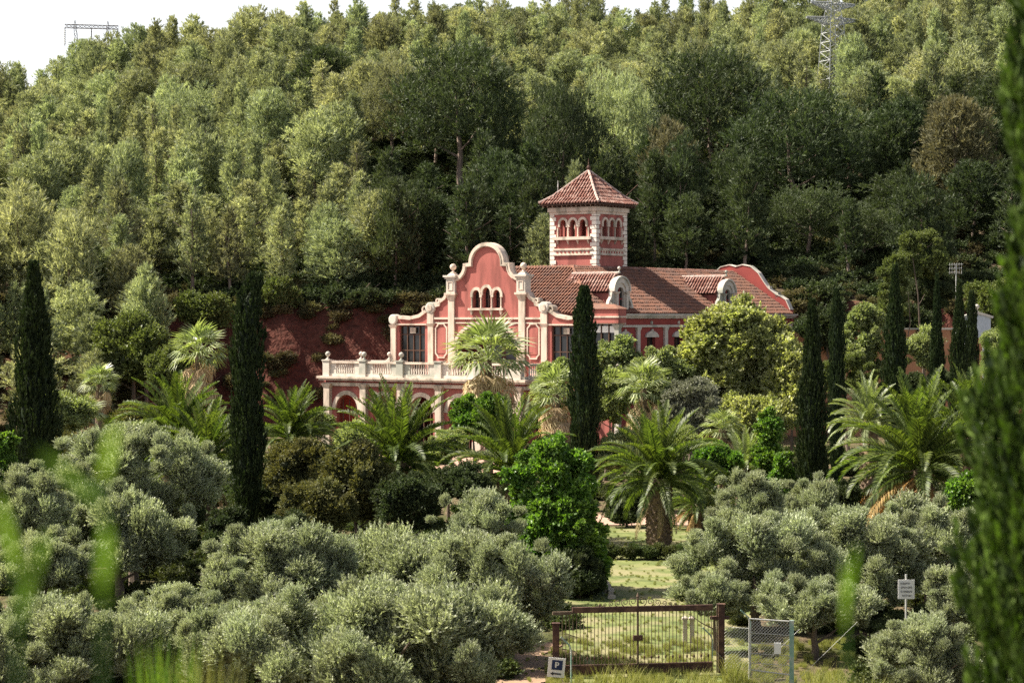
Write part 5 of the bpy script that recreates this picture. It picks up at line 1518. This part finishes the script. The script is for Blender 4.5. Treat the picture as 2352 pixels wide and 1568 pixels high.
# ------------------------------------------------------------------ undergrowth, one mass each
def scatter(name, pts, meshes, m, smin, smax, seed, flat=.8):
    """pts on the ground; boughs of leaves joined as instances in one stuff object"""
    rs_ = random.Random(seed)
    me = bpy.data.meshes.new(name)
    me.from_pydata([(x, y, H(x, y) + .05) for x, y in pts], [], [])
    a = me.attributes.new('rz', 'FLOAT', 'POINT'); a.data.foreach_set('value', [rs_.uniform(0, 6.28) for _ in pts])
    sc_ = [rs_.uniform(smin, smax) for _ in pts]
    a = me.attributes.new('scl', 'FLOAT_VECTOR', 'POINT'); a.data.foreach_set('vector', [v for q in sc_ for v in (q, q, q * flat)])
    o = link(name, me); tag(o, kind='stuff')
    g = bpy.data.node_groups.new(name, 'GeometryNodeTree')
    g.interface.new_socket('Geometry', in_out='INPUT', socket_type='NodeSocketGeometry')
    g.interface.new_socket('Geometry', in_out='OUTPUT', socket_type='NodeSocketGeometry')
    a_ = g.nodes.new('NodeGroupInput'); b_ = g.nodes.new('NodeGroupOutput'); ip = g.nodes.new('GeometryNodeInstanceOnPoints')
    src = None
    for ob in bpy.data.objects:
        if ob.type == 'MESH' and ob.data is meshes: src = ob; break
    oi = g.nodes.new('GeometryNodeObjectInfo'); oi.inputs['Object'].default_value = src; oi.transform_space = 'ORIGINAL'
    sm_ = g.nodes.new('GeometryNodeSetMaterial'); sm_.inputs['Material'].default_value = m
    g.links.new(a_.outputs[0], ip.inputs['Points']); g.links.new(oi.outputs['Geometry'], sm_.inputs[0]); g.links.new(sm_.outputs[0], ip.inputs['Instance'])
    for nm, t, sk in (('scl', 'FLOAT_VECTOR', 'Scale'),):
        n_ = g.nodes.new('GeometryNodeInputNamedAttribute'); n_.data_type = t; n_.inputs['Name'].default_value = nm
        g.links.new(n_.outputs['Attribute'], ip.inputs[sk])
    n_ = g.nodes.new('GeometryNodeInputNamedAttribute'); n_.data_type = 'FLOAT'; n_.inputs['Name'].default_value = 'rz'
    c_ = g.nodes.new('ShaderNodeCombineXYZ'); g.links.new(n_.outputs['Attribute'], c_.inputs[2]); g.links.new(c_.outputs[0], ip.inputs['Rotation'])
    g.links.new(ip.outputs[0], b_.inputs[0])
    md_ = o.modifiers.new(name, 'NODES'); md_.node_group = g
    return o


def in_lawn(x, y):
    px = 1176 + F * x / y
    if y < 68: return 1150 < px < 2000
    if y < 100: return 1345 < px < 1640
    if y < 107: return 1330 < px < 1700
    if y < 150: return 1020 < px < 1180 and y > 126
    return False


def in_house(x, y):
    dx, dy = x - 7.52, y - 148
    u = dx * .809 - dy * .588; v = dx * .588 + dy * .809
    return -25 < u < 2 and -6 < v < 31


M['dusk'] = leafmat('shaded_undergrowth_leaves', (0.030, 0.040, 0.016), (0.15, 0.17, 0.06), 0.25, (1.3, 1.4, 0.5), 0.6, 0.25, 0.3)  # kept dark so the colour supplies the shadow between plants
M['dryleaf'] = leafmat('dry_undergrowth_leaves', (0.07, 0.06, 0.03), (0.22, 0.19, 0.10), 0.25, (1.2, 1.2, 0.6), 0.7, 0.2, 0.3)
r5 = random.Random(5)
pts = []
for _ in range(2100):
    y = r5.uniform(54, 150); x = r5.uniform(-.26, .26) * y
    if not in_lawn(x, y) and not in_house(x, y): pts.append((x, y))
small_src = with_mat(SML[0], M['darkpine_shade'])
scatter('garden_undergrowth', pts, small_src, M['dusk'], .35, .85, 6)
pts = []
for _ in range(1500):
    y = r5.uniform(176, 200) if r5.random() < .5 else r5.uniform(200, 290); x = r5.uniform(-.27, .27) * y
    if not in_house(x, y): pts.append((x, y))
scatter('hillside_undergrowth', pts, small_src, M['dryleaf'], .5, 1.3, 7)
pts = []
for _ in range(1500):
    y = r5.uniform(178, 232); x = r5.uniform(-.16, .27) * y
    if not in_house(x, y): pts.append((x, y))
scatter('forest_scrub', pts, small_src, M['darkpine_shade'], .6, 2.0, 17)
pts = []
for _ in range(420):
    y = r5.uniform(171.5, 178.3); x = r5.uniform(-.27, .0) * y if r5.random() < .75 else r5.uniform(.08, .25) * y
    if r5.random() < (1 if y > 176 else .36) and not in_house(x, y): pts.append((x, y))
for _ in range(320):
    y = r5.uniform(153, 176); x = r5.uniform(-.27, -.155) * y
    pts.append((x, y))
scatter('bank_creepers', pts, small_src, M['dryleaf'], .4, 1.1, 8)

# ------------------------------------------------------------------ rusty gate
gx0, gx1, gY = (1278 - 1176) / F * 59.4, (1656 - 1176) / F * 60.3, 60.0
def GX(px): return (px - 1176) / F * gY
def GZ_(py): return (730 - py) / F * gY
gate = empty('iron_gate', (0, 0, 0)); tag(gate, 'rusty iron double gate with scrollwork crest standing before the lawn', 'gate')
gate.location = (GX(1465), gY, GZ_(1556)); gate.rotation_euler = (0, 0, math.radians(9))
zb = GZ_(1556); LZ = lambda py: GZ_(py) - zb; LX = lambda px: GX(px) - GX(1465)
xl, xr = LX(1312), LX(1641)
p = MB(); p.box(xl, xr, -.05, .05, LZ(1404), LZ(1391)); p.build('top_rail', M['rust'], gate)
p = MB(); p.box(xl - .55, xl - .02, -.04, .04, LZ(1407), LZ(1400)); p.build('top_rail', M['bar'], gate)
p = MB(); p.box(xl - .3, xr, -.04, .04, LZ(1545), LZ(1525)); p.build('kick_plate', M['rust'], gate)
p = MB(); p.box(xl - .3, xr, -.055, .055, LZ(1527), LZ(1523)); p.build('lower_rail', M['rust'], gate)
for k in range(43):
    x = xl - .28 + k * (xr - xl + .26) / 42
    if abs(x) < .05: continue
    p = MB(); p.box(x - .009, x + .009, -.009, .009, LZ(1525), LZ(1403)); p.build('bar', M['bar'], gate)
    if k % 2:
        p = MB(); p.lathe(x, 0, [(.004, LZ(1514)), (.028, LZ(1510)), (.028, LZ(1507)), (.004, LZ(1503))], 6); p.build('knob', M['rust'], gate)
p = MB(); p.box(-.025, .025, -.03, .03, LZ(1540), LZ(1372)); p.build('centre_post', M['bar'], gate)
p = MB(); p.box(-.13, .13, -.06, .06, LZ(1470), LZ(1458)); lk = p.build('lock_box', M['rust'], gate)
p = MB(); p.tube([(.05, -.08, LZ(1464)), (.05, -.16, LZ(1464)), (.14, -.16, LZ(1464))], .012); p.build('handle', M['rust'], lk)


def spiral(cx_, cz_, r, t0, turns, s, m=18):
    return [(cx_ + s * r * (1 - .75 * k / m) * math.cos(t0 + turns * 2 * PI * k / m), cz_ + r * (1 - .75 * k / m) * math.sin(t0 + turns * 2 * PI * k / m)) for k in range(m + 1)]


for s in (-1, 1):
    for (x, z, r) in ((.14, .13, .12), (.36, .11, .11), (.56, .09, .09), (.75, .07, .07), (.92, .05, .05), (1.06, .04, .04)):
        p = MB(); pts_ = spiral(s * x, LZ(1391) + z, r, -1.3, 1.3, s); p.tube([(a, 0, b) for a, b in pts_], .012, 5); p.build('scroll', M['bar'], gate)
p = MB(); p.lathe(0, 0, [(.02, LZ(1391)), (.02, LZ(1372)), (.05, LZ(1369)), (.01, LZ(1360))], 8); p.build('crest_finial', M['bar'], gate)


def post(name, px, yt, Y, w_, m, label, cat='gate post', group=None, lean=0):
    X, Y = gp(px, Y); z0 = H(X, Y) - .2; z1 = (730 - yt) / F * Y
    e = empty(name, (X, Y, z0)); tag(e, label, cat, group)
    p = MB(); p.box(-w_, w_, -w_, w_, 0, z1 - z0); p.build('shaft', m, e)
    p = MB(); p.box(-w_ * 1.25, w_ * 1.25, -w_ * 1.25, w_ * 1.25, z1 - z0, z1 - z0 + .03); p.build('cap', m, e)
    e.rotation_euler = (0, lean, 0)
    return e


gl_ = post('gate_post', 1277, 1432, 58.8, .09, M['rust'], 'dark rusty gate post carrying the parking sign')
gr_ = post('gate_post', 1657, 1388, 60.6, .085, M['rust'], 'tall rusty gate post with a hinge bracket right of the gate')
p = MB(); p.box(-.32, .22, -.06, .06, GZ_(1428) - gr_.location.z, GZ_(1421) - gr_.location.z); p.build('hinge_bracket', M['rust'], gr_)
p = MB(); p.box(-.14, -.10, -.03, .03, 0, GZ_(1392) - gr_.location.z); p.build('side_strip', M['bar'], gr_)

# crook-necked pipe posts of the old fence
for px, Y, yt, s, lab in ((1312, 58.2, 1462, -1, 'bent grey-green fence pipe beside the parking sign post'), (1636 - 0, 62.5, 1440, -1, 'bent pipe behind the right end of the iron gate'), (1724, 61.5, 1400, -1, 'leaning wire-topped fence pipe left of the mesh gate')):
    X, Y = gp(px, Y); z0 = H(X, Y) - .2; z1 = (730 - yt) / F * Y - z0
    p = MB(); p.tube([(0, 0, 0), (0, 0, z1 - .35), (s * .05, 0, z1 - .22), (s * .28, 0, z1)], .022, 7); o = p.build('fence_pipe', M['greenpost'], None, (X, Y, z0)); tag(o, lab, 'fence post')

# parking sign
X, Y = gp(1278, 58.55); sg = empty('parking_sign', (X, Y, (730 - 1532) / F * Y)); tag(sg, 'white parking sign with a navy P square and a left arrow', 'sign'); sg.rotation_euler = (0, math.radians(5), 0)
p = MB(); p.box(-.23, .23, -.012, .012, -.26, .26); p.build('board', M['signwhite'], sg)
p = MB(); p.box(-.13, .16, -.018, -.014, -.06, .20); sq_ = p.build('blue_square', M['navy'], sg)
p = MB(); p.box(-.04, -.005, -.024, -.02, .0, .15)
for k in range(6):
    a0, a1 = PI / 2 - PI * k / 6, PI / 2 - PI * (k + 1) / 6
    o_, i_ = .047, .022
    p.add([(.02 + o_ * math.cos(a0), -.024, .103 + o_ * math.sin(a0)), (.02 + o_ * math.cos(a1), -.024, .103 + o_ * math.sin(a1)), (.02 + i_ * math.cos(a1), -.024, .103 + i_ * math.sin(a1)), (.02 + i_ * math.cos(a0), -.024, .103 + i_ * math.sin(a0))], [(0, 1, 2, 3)])
p.add([(-.005, -.024, .125), (.02, -.024, .125), (.02, -.024, .15), (-.005, -.024, .15)], [(0, 1, 2, 3)]); p.add([(-.005, -.024, .056), (.02, -.024, .056), (.02, -.024, .081), (-.005, -.024, .081)], [(0, 1, 2, 3)])
p.build('letter_p', M['signwhite'], sq_)
p = MB(); p.box(-.08, .14, -.018, -.014, -.185, -.145); p.add([(-.16, -.018, -.165), (-.07, -.018, -.215), (-.07, -.018, -.115)], [(0, 1, 2)]); p.build('arrow', M['ink'], sg)

# white notice on a pole: four hand-painted lines, illegible at this distance
X, Y = gp(2081, 61.0); z0 = H(X, Y) - .2
nt_ = empty('notice_sign', (X, Y, z0)); tag(nt_, 'white notice board with four dark lines on a pale pole', 'sign')
zz_ = lambda py: (730 - py) / F * Y - z0
p = MB(); p.tube([(0, 0, 0), (0, 0, zz_(1318))], .03, 8); p.build('pole', M['galv'], nt_)
p = MB(); p.box(-.23, .23, -.055, -.032, zz_(1374), zz_(1330)); bd = p.build('board', M['signwhite'], nt_)
r8 = random.Random(8)
for k, (wl, wr) in enumerate(((-.17, .10), (-.15, .17), (-.16, .16), (-.12, .14))):
    zc = zz_(1338.5 + k * 9.3); x = wl; p = MB()
    while x < wr:
        w2 = r8.uniform(.018, .032); h2 = .026
        p.box(x, x + .008, -.062, -.058, zc - h2, zc + h2)
        if r8.random() < .8: p.box(x + .008, x + w2, -.062, -.058, zc + h2 - .010, zc + h2)
        if r8.random() < .6: p.box(x + .008, x + w2, -.062, -.058, zc - .005, zc + .005)
        if r8.random() < .5: p.box(x + .008, x + w2, -.062, -.058, zc - h2, zc - h2 + .010)
        x += w2 + .014
    p.build('text_line', M['ink'], bd)

# mesh side gate
mg = empty('mesh_gate', (*gp(1768, 58.5), 0)); Y = 58.5; z0 = H(mg.location.x, Y) - .1; mg.location.z = z0; mg.rotation_euler = (0, 0, math.radians(-8))
tag(mg, 'wire mesh pedestrian gate with a green painted post and pale lock box', 'gate')
zz_ = lambda py: (730 - py) / F * Y - z0
hx = .545; zt_ = zz_(1421)
for a, b in (((-hx, 0, 0), (-hx, 0, zt_)), ((-hx, 0, zt_), (hx - .03, 0, zt_ - .05)), ((-hx, 0, zz_(1538)), (hx, 0, zz_(1548)))):
    p = MB(); p.tube([a, b], .02, 6); p.build('frame', M['galv'], mg)
p = MB(); p.box(hx - .02, hx + .10, -.05, .05, 0, zt_ - .02); p.build('green_post', M['greenpost'], mg)
for z in (zz_(1455), zz_(1478), zz_(1502), zz_(1524)):
    p = MB(); p.tube([(-hx, 0, z + .02), (hx, 0, z - .03)], .009, 5); p.build('wire', M['galv'], mg)
p = MB(); p.box(.12, .30, -.05, .04, zz_(1500), zz_(1475)); p.build('lock_box', M['signwhite'], mg)


def netting(w_, z0_, z1_, sp, r_, par, x0=0):
    p = MB(); n = int((w_ + (z1_ - z0_)) / sp)
    for k in range(n):
        c0 = k * sp
        for s in (0, 1):
            a0, b0 = (c0, z0_), (c0 - (z1_ - z0_), z1_)
            if s: a0, b0 = (w_ - c0, z0_), (w_ - c0 + (z1_ - z0_), z1_)
            (xa, za), (xb, zb2) = a0, b0
            def clip(xa, za, xb, zb2):
                dx = xb - xa; dz = zb2 - za
                if xa > w_ and xb > w_ or xa < 0 and xb < 0: return None
                for lim in (0, w_):
                    if (xa - lim) * (xb - lim) < 0:
                        t = (lim - xa) / dx; q = (lim, za + dz * t)
                        if (lim == 0 and xa < 0) or (lim == w_ and xa > w_): xa, za = q
                        else: xb, zb2 = q
                        dx = xb - xa; dz = zb2 - za
                return xa, za, xb, zb2
            c = clip(xa, za, xb, zb2)
            if c: p.tube([(x0 + c[0], .01, c[1]), (x0 + c[2], .01, c[3])], r_, 3)
    o = p.build('wire_netting', M['galv'], par); tag(o, kind='stuff'); return o


netting(2 * hx, .1, zt_ - .03, .085, .0045, mg, -hx)
fn = empty('wire_fence', (*gp(1664, 60.3), 0)); z0 = H(fn.location.x, 60.3) - .1; fn.location.z = z0; fn.rotation_euler = (0, 0, math.radians(-12))
tag(fn, 'sagging wire netting fence between rusty post and mesh gate', 'fence')
netting(.72, .1, 1.45, .09, .0045, fn)
p = MB(); p.tube([(0, 0, 1.46), (.72, 0, 1.42)], .008, 5); p.build('top_wire', M['galv'], fn)
p = MB(); p.tube([(.72, 0, 0), (.72, 0, 1.45)], .022, 6); p.build('post', M['galv'], fn)

# two short white stone posts behind the gate, low stone edging, ivy hedge on the lawn
for px, lab in ((1573, 'short white stone post seen through the gate, the left one'), (1589, 'short white stone post seen through the gate, the right one')):
    X, Y = gp(px, 66); p = MB(); z0 = H(X, Y); p.cbox(0, 0, -.1, .72, .06, .06, .05, .05); p.cbox(0, 0, .72, .78, .09, .09); p.cbox(0, 0, .78, .84, .08, .08, .02, .02)
    o = p.build('stone_post', M['stone'], None, (X, Y, z0)); tag(o, lab, 'stone post')
ed = empty('stone_edging', (0, 0, 0)); tag(ed, 'broken row of pale edging stones curving at the left of the lawn', 'stone edging')
r9 = random.Random(9)
for k in range(6):
    t = k / 6; px = 1388 + 20 * t; Yk = 80 - 5 * t
    X, Yk = gp(px, Yk); p = MB(); a = r9.uniform(.10, .16); b = r9.uniform(.12, .2); h_ = r9.uniform(.12, .24)
    p.cbox(0, 0, -.05, h_, a, b, a * .8, b * .75); o = p.build('stone', M['stone'], ed, (X, Yk, H(X, Yk))); o.rotation_euler = (r9.uniform(-.1, .1), r9.uniform(-.1, .1), r9.uniform(0, 3))
hd_ = empty('low_hedge', (*gp(1475, 87.5), 0)); hd_.location.z = H(hd_.location.x, 87.5); tag(hd_, 'low ivy hedge crossing the lawn at the foot of the palm', 'hedge')
for k in range(11):
    f = link('bough', with_mat(SML[k % 3], M['dusk']), None, hd_, (-1.75 + k * .35 + r9.uniform(-.08, .08), r9.uniform(-.2, .2), .25)); f.scale = (.42, .42, .4); f.rotation_euler = (0, 0, k * 1.7)

# ------------------------------------------------------------------ right side: garden wall, blue gateway, mast
gw = empty('garden_wall', (*gp(2010, 168), 0)); gw.location.z = H(gw.location.x, 168); tag(gw, 'ochre garden wall with pale coping running right from the house', 'wall')
z1 = (730 - 757) / F * 168 - gw.location.z
p = MB(); p.box(-7.5, 9.0, -.15, .15, -.3, z1); p.build('wall', M['earthwall'], gw)
p = MB(); p.box(-7.6, 9.1, -.22, .22, z1, z1 + .14); p.build('coping', M['white'], gw)
bgx, bgY = gp(2244, 142); z0 = H(bgx, bgY); Y = bgY
zz_ = lambda py: (730 - py) / F * Y - z0
bw = empty('gateway', (bgx, bgY, z0)); tag(bw, 'pale blue arched gateway with a small curved pediment at the right', 'gateway')
zt_ = zz_(728)
p = MB(); p.wall(-.85, .85, 0, lambda u: zt_ + .22 * math.cos(u * 1.8), -.2, .2, [(-.42, .42, -.0, zz_(790), .42)], [-.6, -.3, 0, .3, .6]); p.build('wall', M['blueish'], bw)
p = MB(); p.ribbon([(-1.0, zt_ - .02), (-.6, zt_ + .12), (0, zt_ + .27), (.6, zt_ + .12), (1.0, zt_ - .02)], .14, -.3, .3); p.build('pediment', M['white'], bw)
p = MB(); ball(p, 0, 0, zt_ + .3, .16); p.build('ball_finial', M['white'], bw, smooth=True)
X, Y = gp(2196, 138); z0 = H(X, Y); an = empty('antenna_mast', (X, Y, z0)); tag(an, 'thin mast with small television aerials above the right cypresses', 'antenna')
zt_ = (730 - 606) / F * Y - z0
p = MB(); p.tube([(0, 0, 0), (0, 0, zt_)], .035, 6); p.build('mast', M['galv'], an)
for k, z in enumerate((zt_ - .05, zt_ - .3, zt_ - .55)):
    p = MB(); p.tube([(-.45, 0, z), (.45 - .1 * k, 0, z + .03)], .016, 5)
    for q in range(6): p.tube([(-.4 + q * .15, 0, z - .09), (-.4 + q * .15, 0, z + .11)], .012, 4)
    p.build('aerial', M['galv'], an)

# ------------------------------------------------------------------ pylons on the ridge


def lattice(mb, A, B, w0, w1, n, r_):
    A, B = Vector(A), Vector(B); d = (B - A).normalized()
    u = d.cross(Vector((0, 1, 0))).normalized(); v = d.cross(u).normalized()
    def C_(t, i):
        w_ = w0 + (w1 - w0) * t; sx, sy = ((-1, -1), (1, -1), (1, 1), (-1, 1))[i]
        return A.lerp(B, t) + u * (w_ / 2 * sx) + v * (w_ / 2 * sy)
    for i in range(4): mb.tube([C_(0, i), C_(1, i)], r_, 4)
    for k in range(n):
        for i in range(4):
            j = (i + 1) % 4
            mb.tube([C_(k / n, i), C_((k + 1) / n, j)], r_ * .7, 3); mb.tube([C_(k / n, j), C_((k + 1) / n, i)], r_ * .7, 3)
            mb.tube([C_((k + 1) / n, i), C_((k + 1) / n, j)], r_ * .6, 3)


Y = 330.0; X = (210 - 1176) / F * Y; zt_ = (730 - 62) / F * Y; z0 = H(X, Y)
py_ = empty('pylon', (X, Y, z0)); tag(py_, 'two-legged power pylon with three hanging insulators on the left skyline', 'pylon'); py_.rotation_euler = (0, 0, math.radians(12))
hh = zt_ - z0
for s in (-1, 1):
    p = MB(); lattice(p, (s * 2.0, 0, hh - 5.2), (s * 2.45, 0, hh), .9, .35, 5, .045); lattice(p, (s * .9, 0, 0), (s * 2.0, 0, hh - 5.2), 1.4, .9, 7, .05); p.build('leg', M['pylon_far'], py_)
    p = MB(); lattice(p, (s * 2.45, 0, hh), (s * 2.45, 0, hh + .9), .4, .1, 1, .035); p.build('peak', M['pylon_far'], py_)
p = MB(); lattice(p, (-4.0, 0, hh), (4.0, 0, hh), .55, .55, 12, .045); p.build('crossbeam', M['pylon_far'], py_)
for x in (-3.95, 0, 3.95):
    p = MB(); p.tube([(x, 0, hh - .2), (x, 0, hh - 3.0)], .09, 5)
    for q in range(8): p.lathe(x, 0, [(.08, hh - .6 - q * .28), (.17, hh - .68 - q * .28), (.08, hh - .76 - q * .28)], 7)
    p.build('insulator', M['pylon'], py_)
Y = 255.0; X = (1913 - 1176) / F * Y; z0 = H(X, Y); zt_ = (730 + 20) / F * Y
p2 = empty('pylon', (X, Y, z0)); tag(p2, 'white steel lattice pylon rising through the pines at the top right', 'pylon'); p2.rotation_euler = (0, 0, math.radians(25))
hh = zt_ - z0
p = MB(); lattice(p, (0, 0, 0), (0, 0, hh * .72), 3.0, 1.8, 9, .06); p.build('body', M['pylon'], p2)
p = MB(); lattice(p, (0, 0, hh * .72), (0, 0, hh), 1.8, .5, 5, .05); p.build('peak', M['pylon'], p2)
for z, L in ((hh * .74, 3.6), (hh * .87, 3.0)):
    for s in (-1, 1):
        p = MB(); lattice(p, (s * .5, 0, z), (s * L, 0, z + .3), .9, .15, 5, .06); p.build('cross_arm', M['pylon'], p2)

# ------------------------------------------------------------------ plants close to the camera


def blades(name, n, h0, h1, spread, w_, seed, bend=.35):
    rs_ = random.Random(seed); V = []; T = []
    for k in range(n):
        a = rs_.uniform(0, 2 * PI); r_ = spread * math.sqrt(rs_.random()); x, y = r_ * math.cos(a), r_ * math.sin(a)
        h_ = rs_.uniform(h0, h1); b = rs_.uniform(.05, bend) * h_; da = rs_.uniform(0, 2 * PI); w2 = w_ * rs_.uniform(.6, 1.2); m_ = 4
        px_, py_2 = -math.sin(da + 1.2) * w2, math.cos(da + 1.2) * w2; tt = rs_.random()
        prev = None
        for q in range(m_ + 1):
            t = q / m_; c = (x + b * t * t * math.cos(da), y + b * t * t * math.sin(da), h_ * t * (1 - .12 * t)); f = (1 - t) ** .7
            cur = ((c[0] - px_ * f, c[1] - py_2 * f, c[2]), (c[0] + px_ * f, c[1] + py_2 * f, c[2]))
            if prev: V += [prev[0], prev[1], cur[1], cur[0]]; T += [tt] * 4
            prev = cur
    return quad_mesh(name, V, T)


def grass_clump(px, yt, Y, w_, n, label, seed, mt='grass', bw_=.006, bend=.4):
    X, Y = gp(px, Y); z0 = H(X, Y); h_ = ((730 - yt) / F * Y - z0) / .88
    o = link('grass_clump', blades('grass_clump', n, h_ * (.6 if Y > 20 else .93), h_ * 1.02, w_, bw_, seed, bend), M[mt], None, (X, Y, z0)); tag(o, label, 'grass clump')
    return o


grass_clump(1420, 1515, 56, .55, 260, 'tuft of pale wild grass growing at the foot of the iron gate', 1, bw_=.012)
grass_clump(1340, 1535, 55.5, .4, 160, 'pale grass tuft right of the parking sign', 2, bw_=.012)
grass_clump(1500, 1530, 56, .5, 200, 'grass tuft before the middle of the iron gate', 3, bw_=.012)
grass_clump(1600, 1528, 57, .5, 200, 'grass tuft at the right end of the iron gate', 4, bw_=.012)
grass_clump(1690, 1500, 58, .35, 160, 'dry grass against the wire netting', 5, bw_=.012)
grass_clump(1900, 1520, 56, .6, 240, 'grass tuft right of the mesh gate', 6, bw_=.012)
grass_clump(2020, 1545, 52, .5, 200, 'yellow grass below the corner olive', 7, bw_=.012)
grass_clump(375, 1455, 11.5, .11, 110, 'bright green blurred grass close by at the bottom left', 8, 'reed', .012, .07)
grass_clump(455, 1490, 12, .16, 160, 'pale blurred dry grass close by at the bottom left', 9, 'grass', .008, .08)
lp = []; dp = []
for _ in range(1300):
    y = r5.uniform(56, 100); x = gp(r5.uniform(1180, 1760), y)[0]
    px = 1176 + F * x / y
    if y < 62 and r5.random() < .5: dp.append((x, y))
    elif in_lawn(x, y): lp.append((x, y))
for _ in range(900):
    y = r5.uniform(50, 66); x = gp(r5.uniform(1150, 2200), y)[0]; dp.append((x, y))
tuft = None
for ob in bpy.data.objects:
    if ob.name == 'grass_clump': tuft = ob.data
scatter('lawn_grass', lp, tuft, M['lawngrass'], .05, .12, 11, .8)
dp = [q for q in dp if not (1176 + F * q[0] / q[1] < 1262 and q[1] > 52)]
scatter('dry_grass', dp, tuft, M['grass'], .08, .30, 12, .9)


def reed(px, Y, leaves, label, seed):
    """a tall stem close to the lens with a few broad leaves: (height, length, width, angle)"""
    X, Y = gp(px, Y); z0 = H(X, Y)
    e = empty('reed', (X, Y, z0)); tag(e, label, 'plant')
    zt2 = max(l_[0] for l_ in leaves) - z0
    p = MB(); p.tube([(0, 0, 0), (0, 0, zt2)], .0022, 5); st = p.build('stem', M['greenpost'], e); st.data.materials.clear(); st.data.materials.append(M['reed'])
    for (z, L, w_, ang) in leaves:
        V = []; m_ = 6; prev = None
        for q in range(m_ + 1):
            t = q / m_; f = math.sin(PI * min(1, .12 + .88 * t)) ** .8 * w_ / 2 if q < m_ else 0
            c = (math.sin(ang) * L * t, -.02 * t, z - z0 + math.cos(ang) * L * t - .08 * t * t * L)
            cur = ((c[0] - f * math.cos(ang), c[1], c[2] + f * math.sin(ang)), (c[0] + f * math.cos(ang), c[1] + .004, c[2] - f * math.sin(ang)))
            if prev: V += [prev[0], prev[1], cur[1], cur[0]]
            prev = cur
        link('leaf', quad_mesh('reed_leaf', V, [.3 + .6 * random.random()] * len(V)), M['reed'], e)


reed(236, 2.3, [(-.30, .10, .012, .08), (-.20, .10, .010, -.75), (-.17, .07, .010, .25)], 'blurred reed with slim leaves close to the lens at the left', 1)
reed(40, 2.4, [(-.34, .12, .013, .3), (-.28, .10, .012, -.2)], 'blurred dark green leaves close to the lens at the far left', 2)
reed(1945, 3.0, [(-.44, .12, .009, -.05), (-.40, .10, .008, .12)], 'blurred slim reed close to the lens right of the mesh gate', 3)
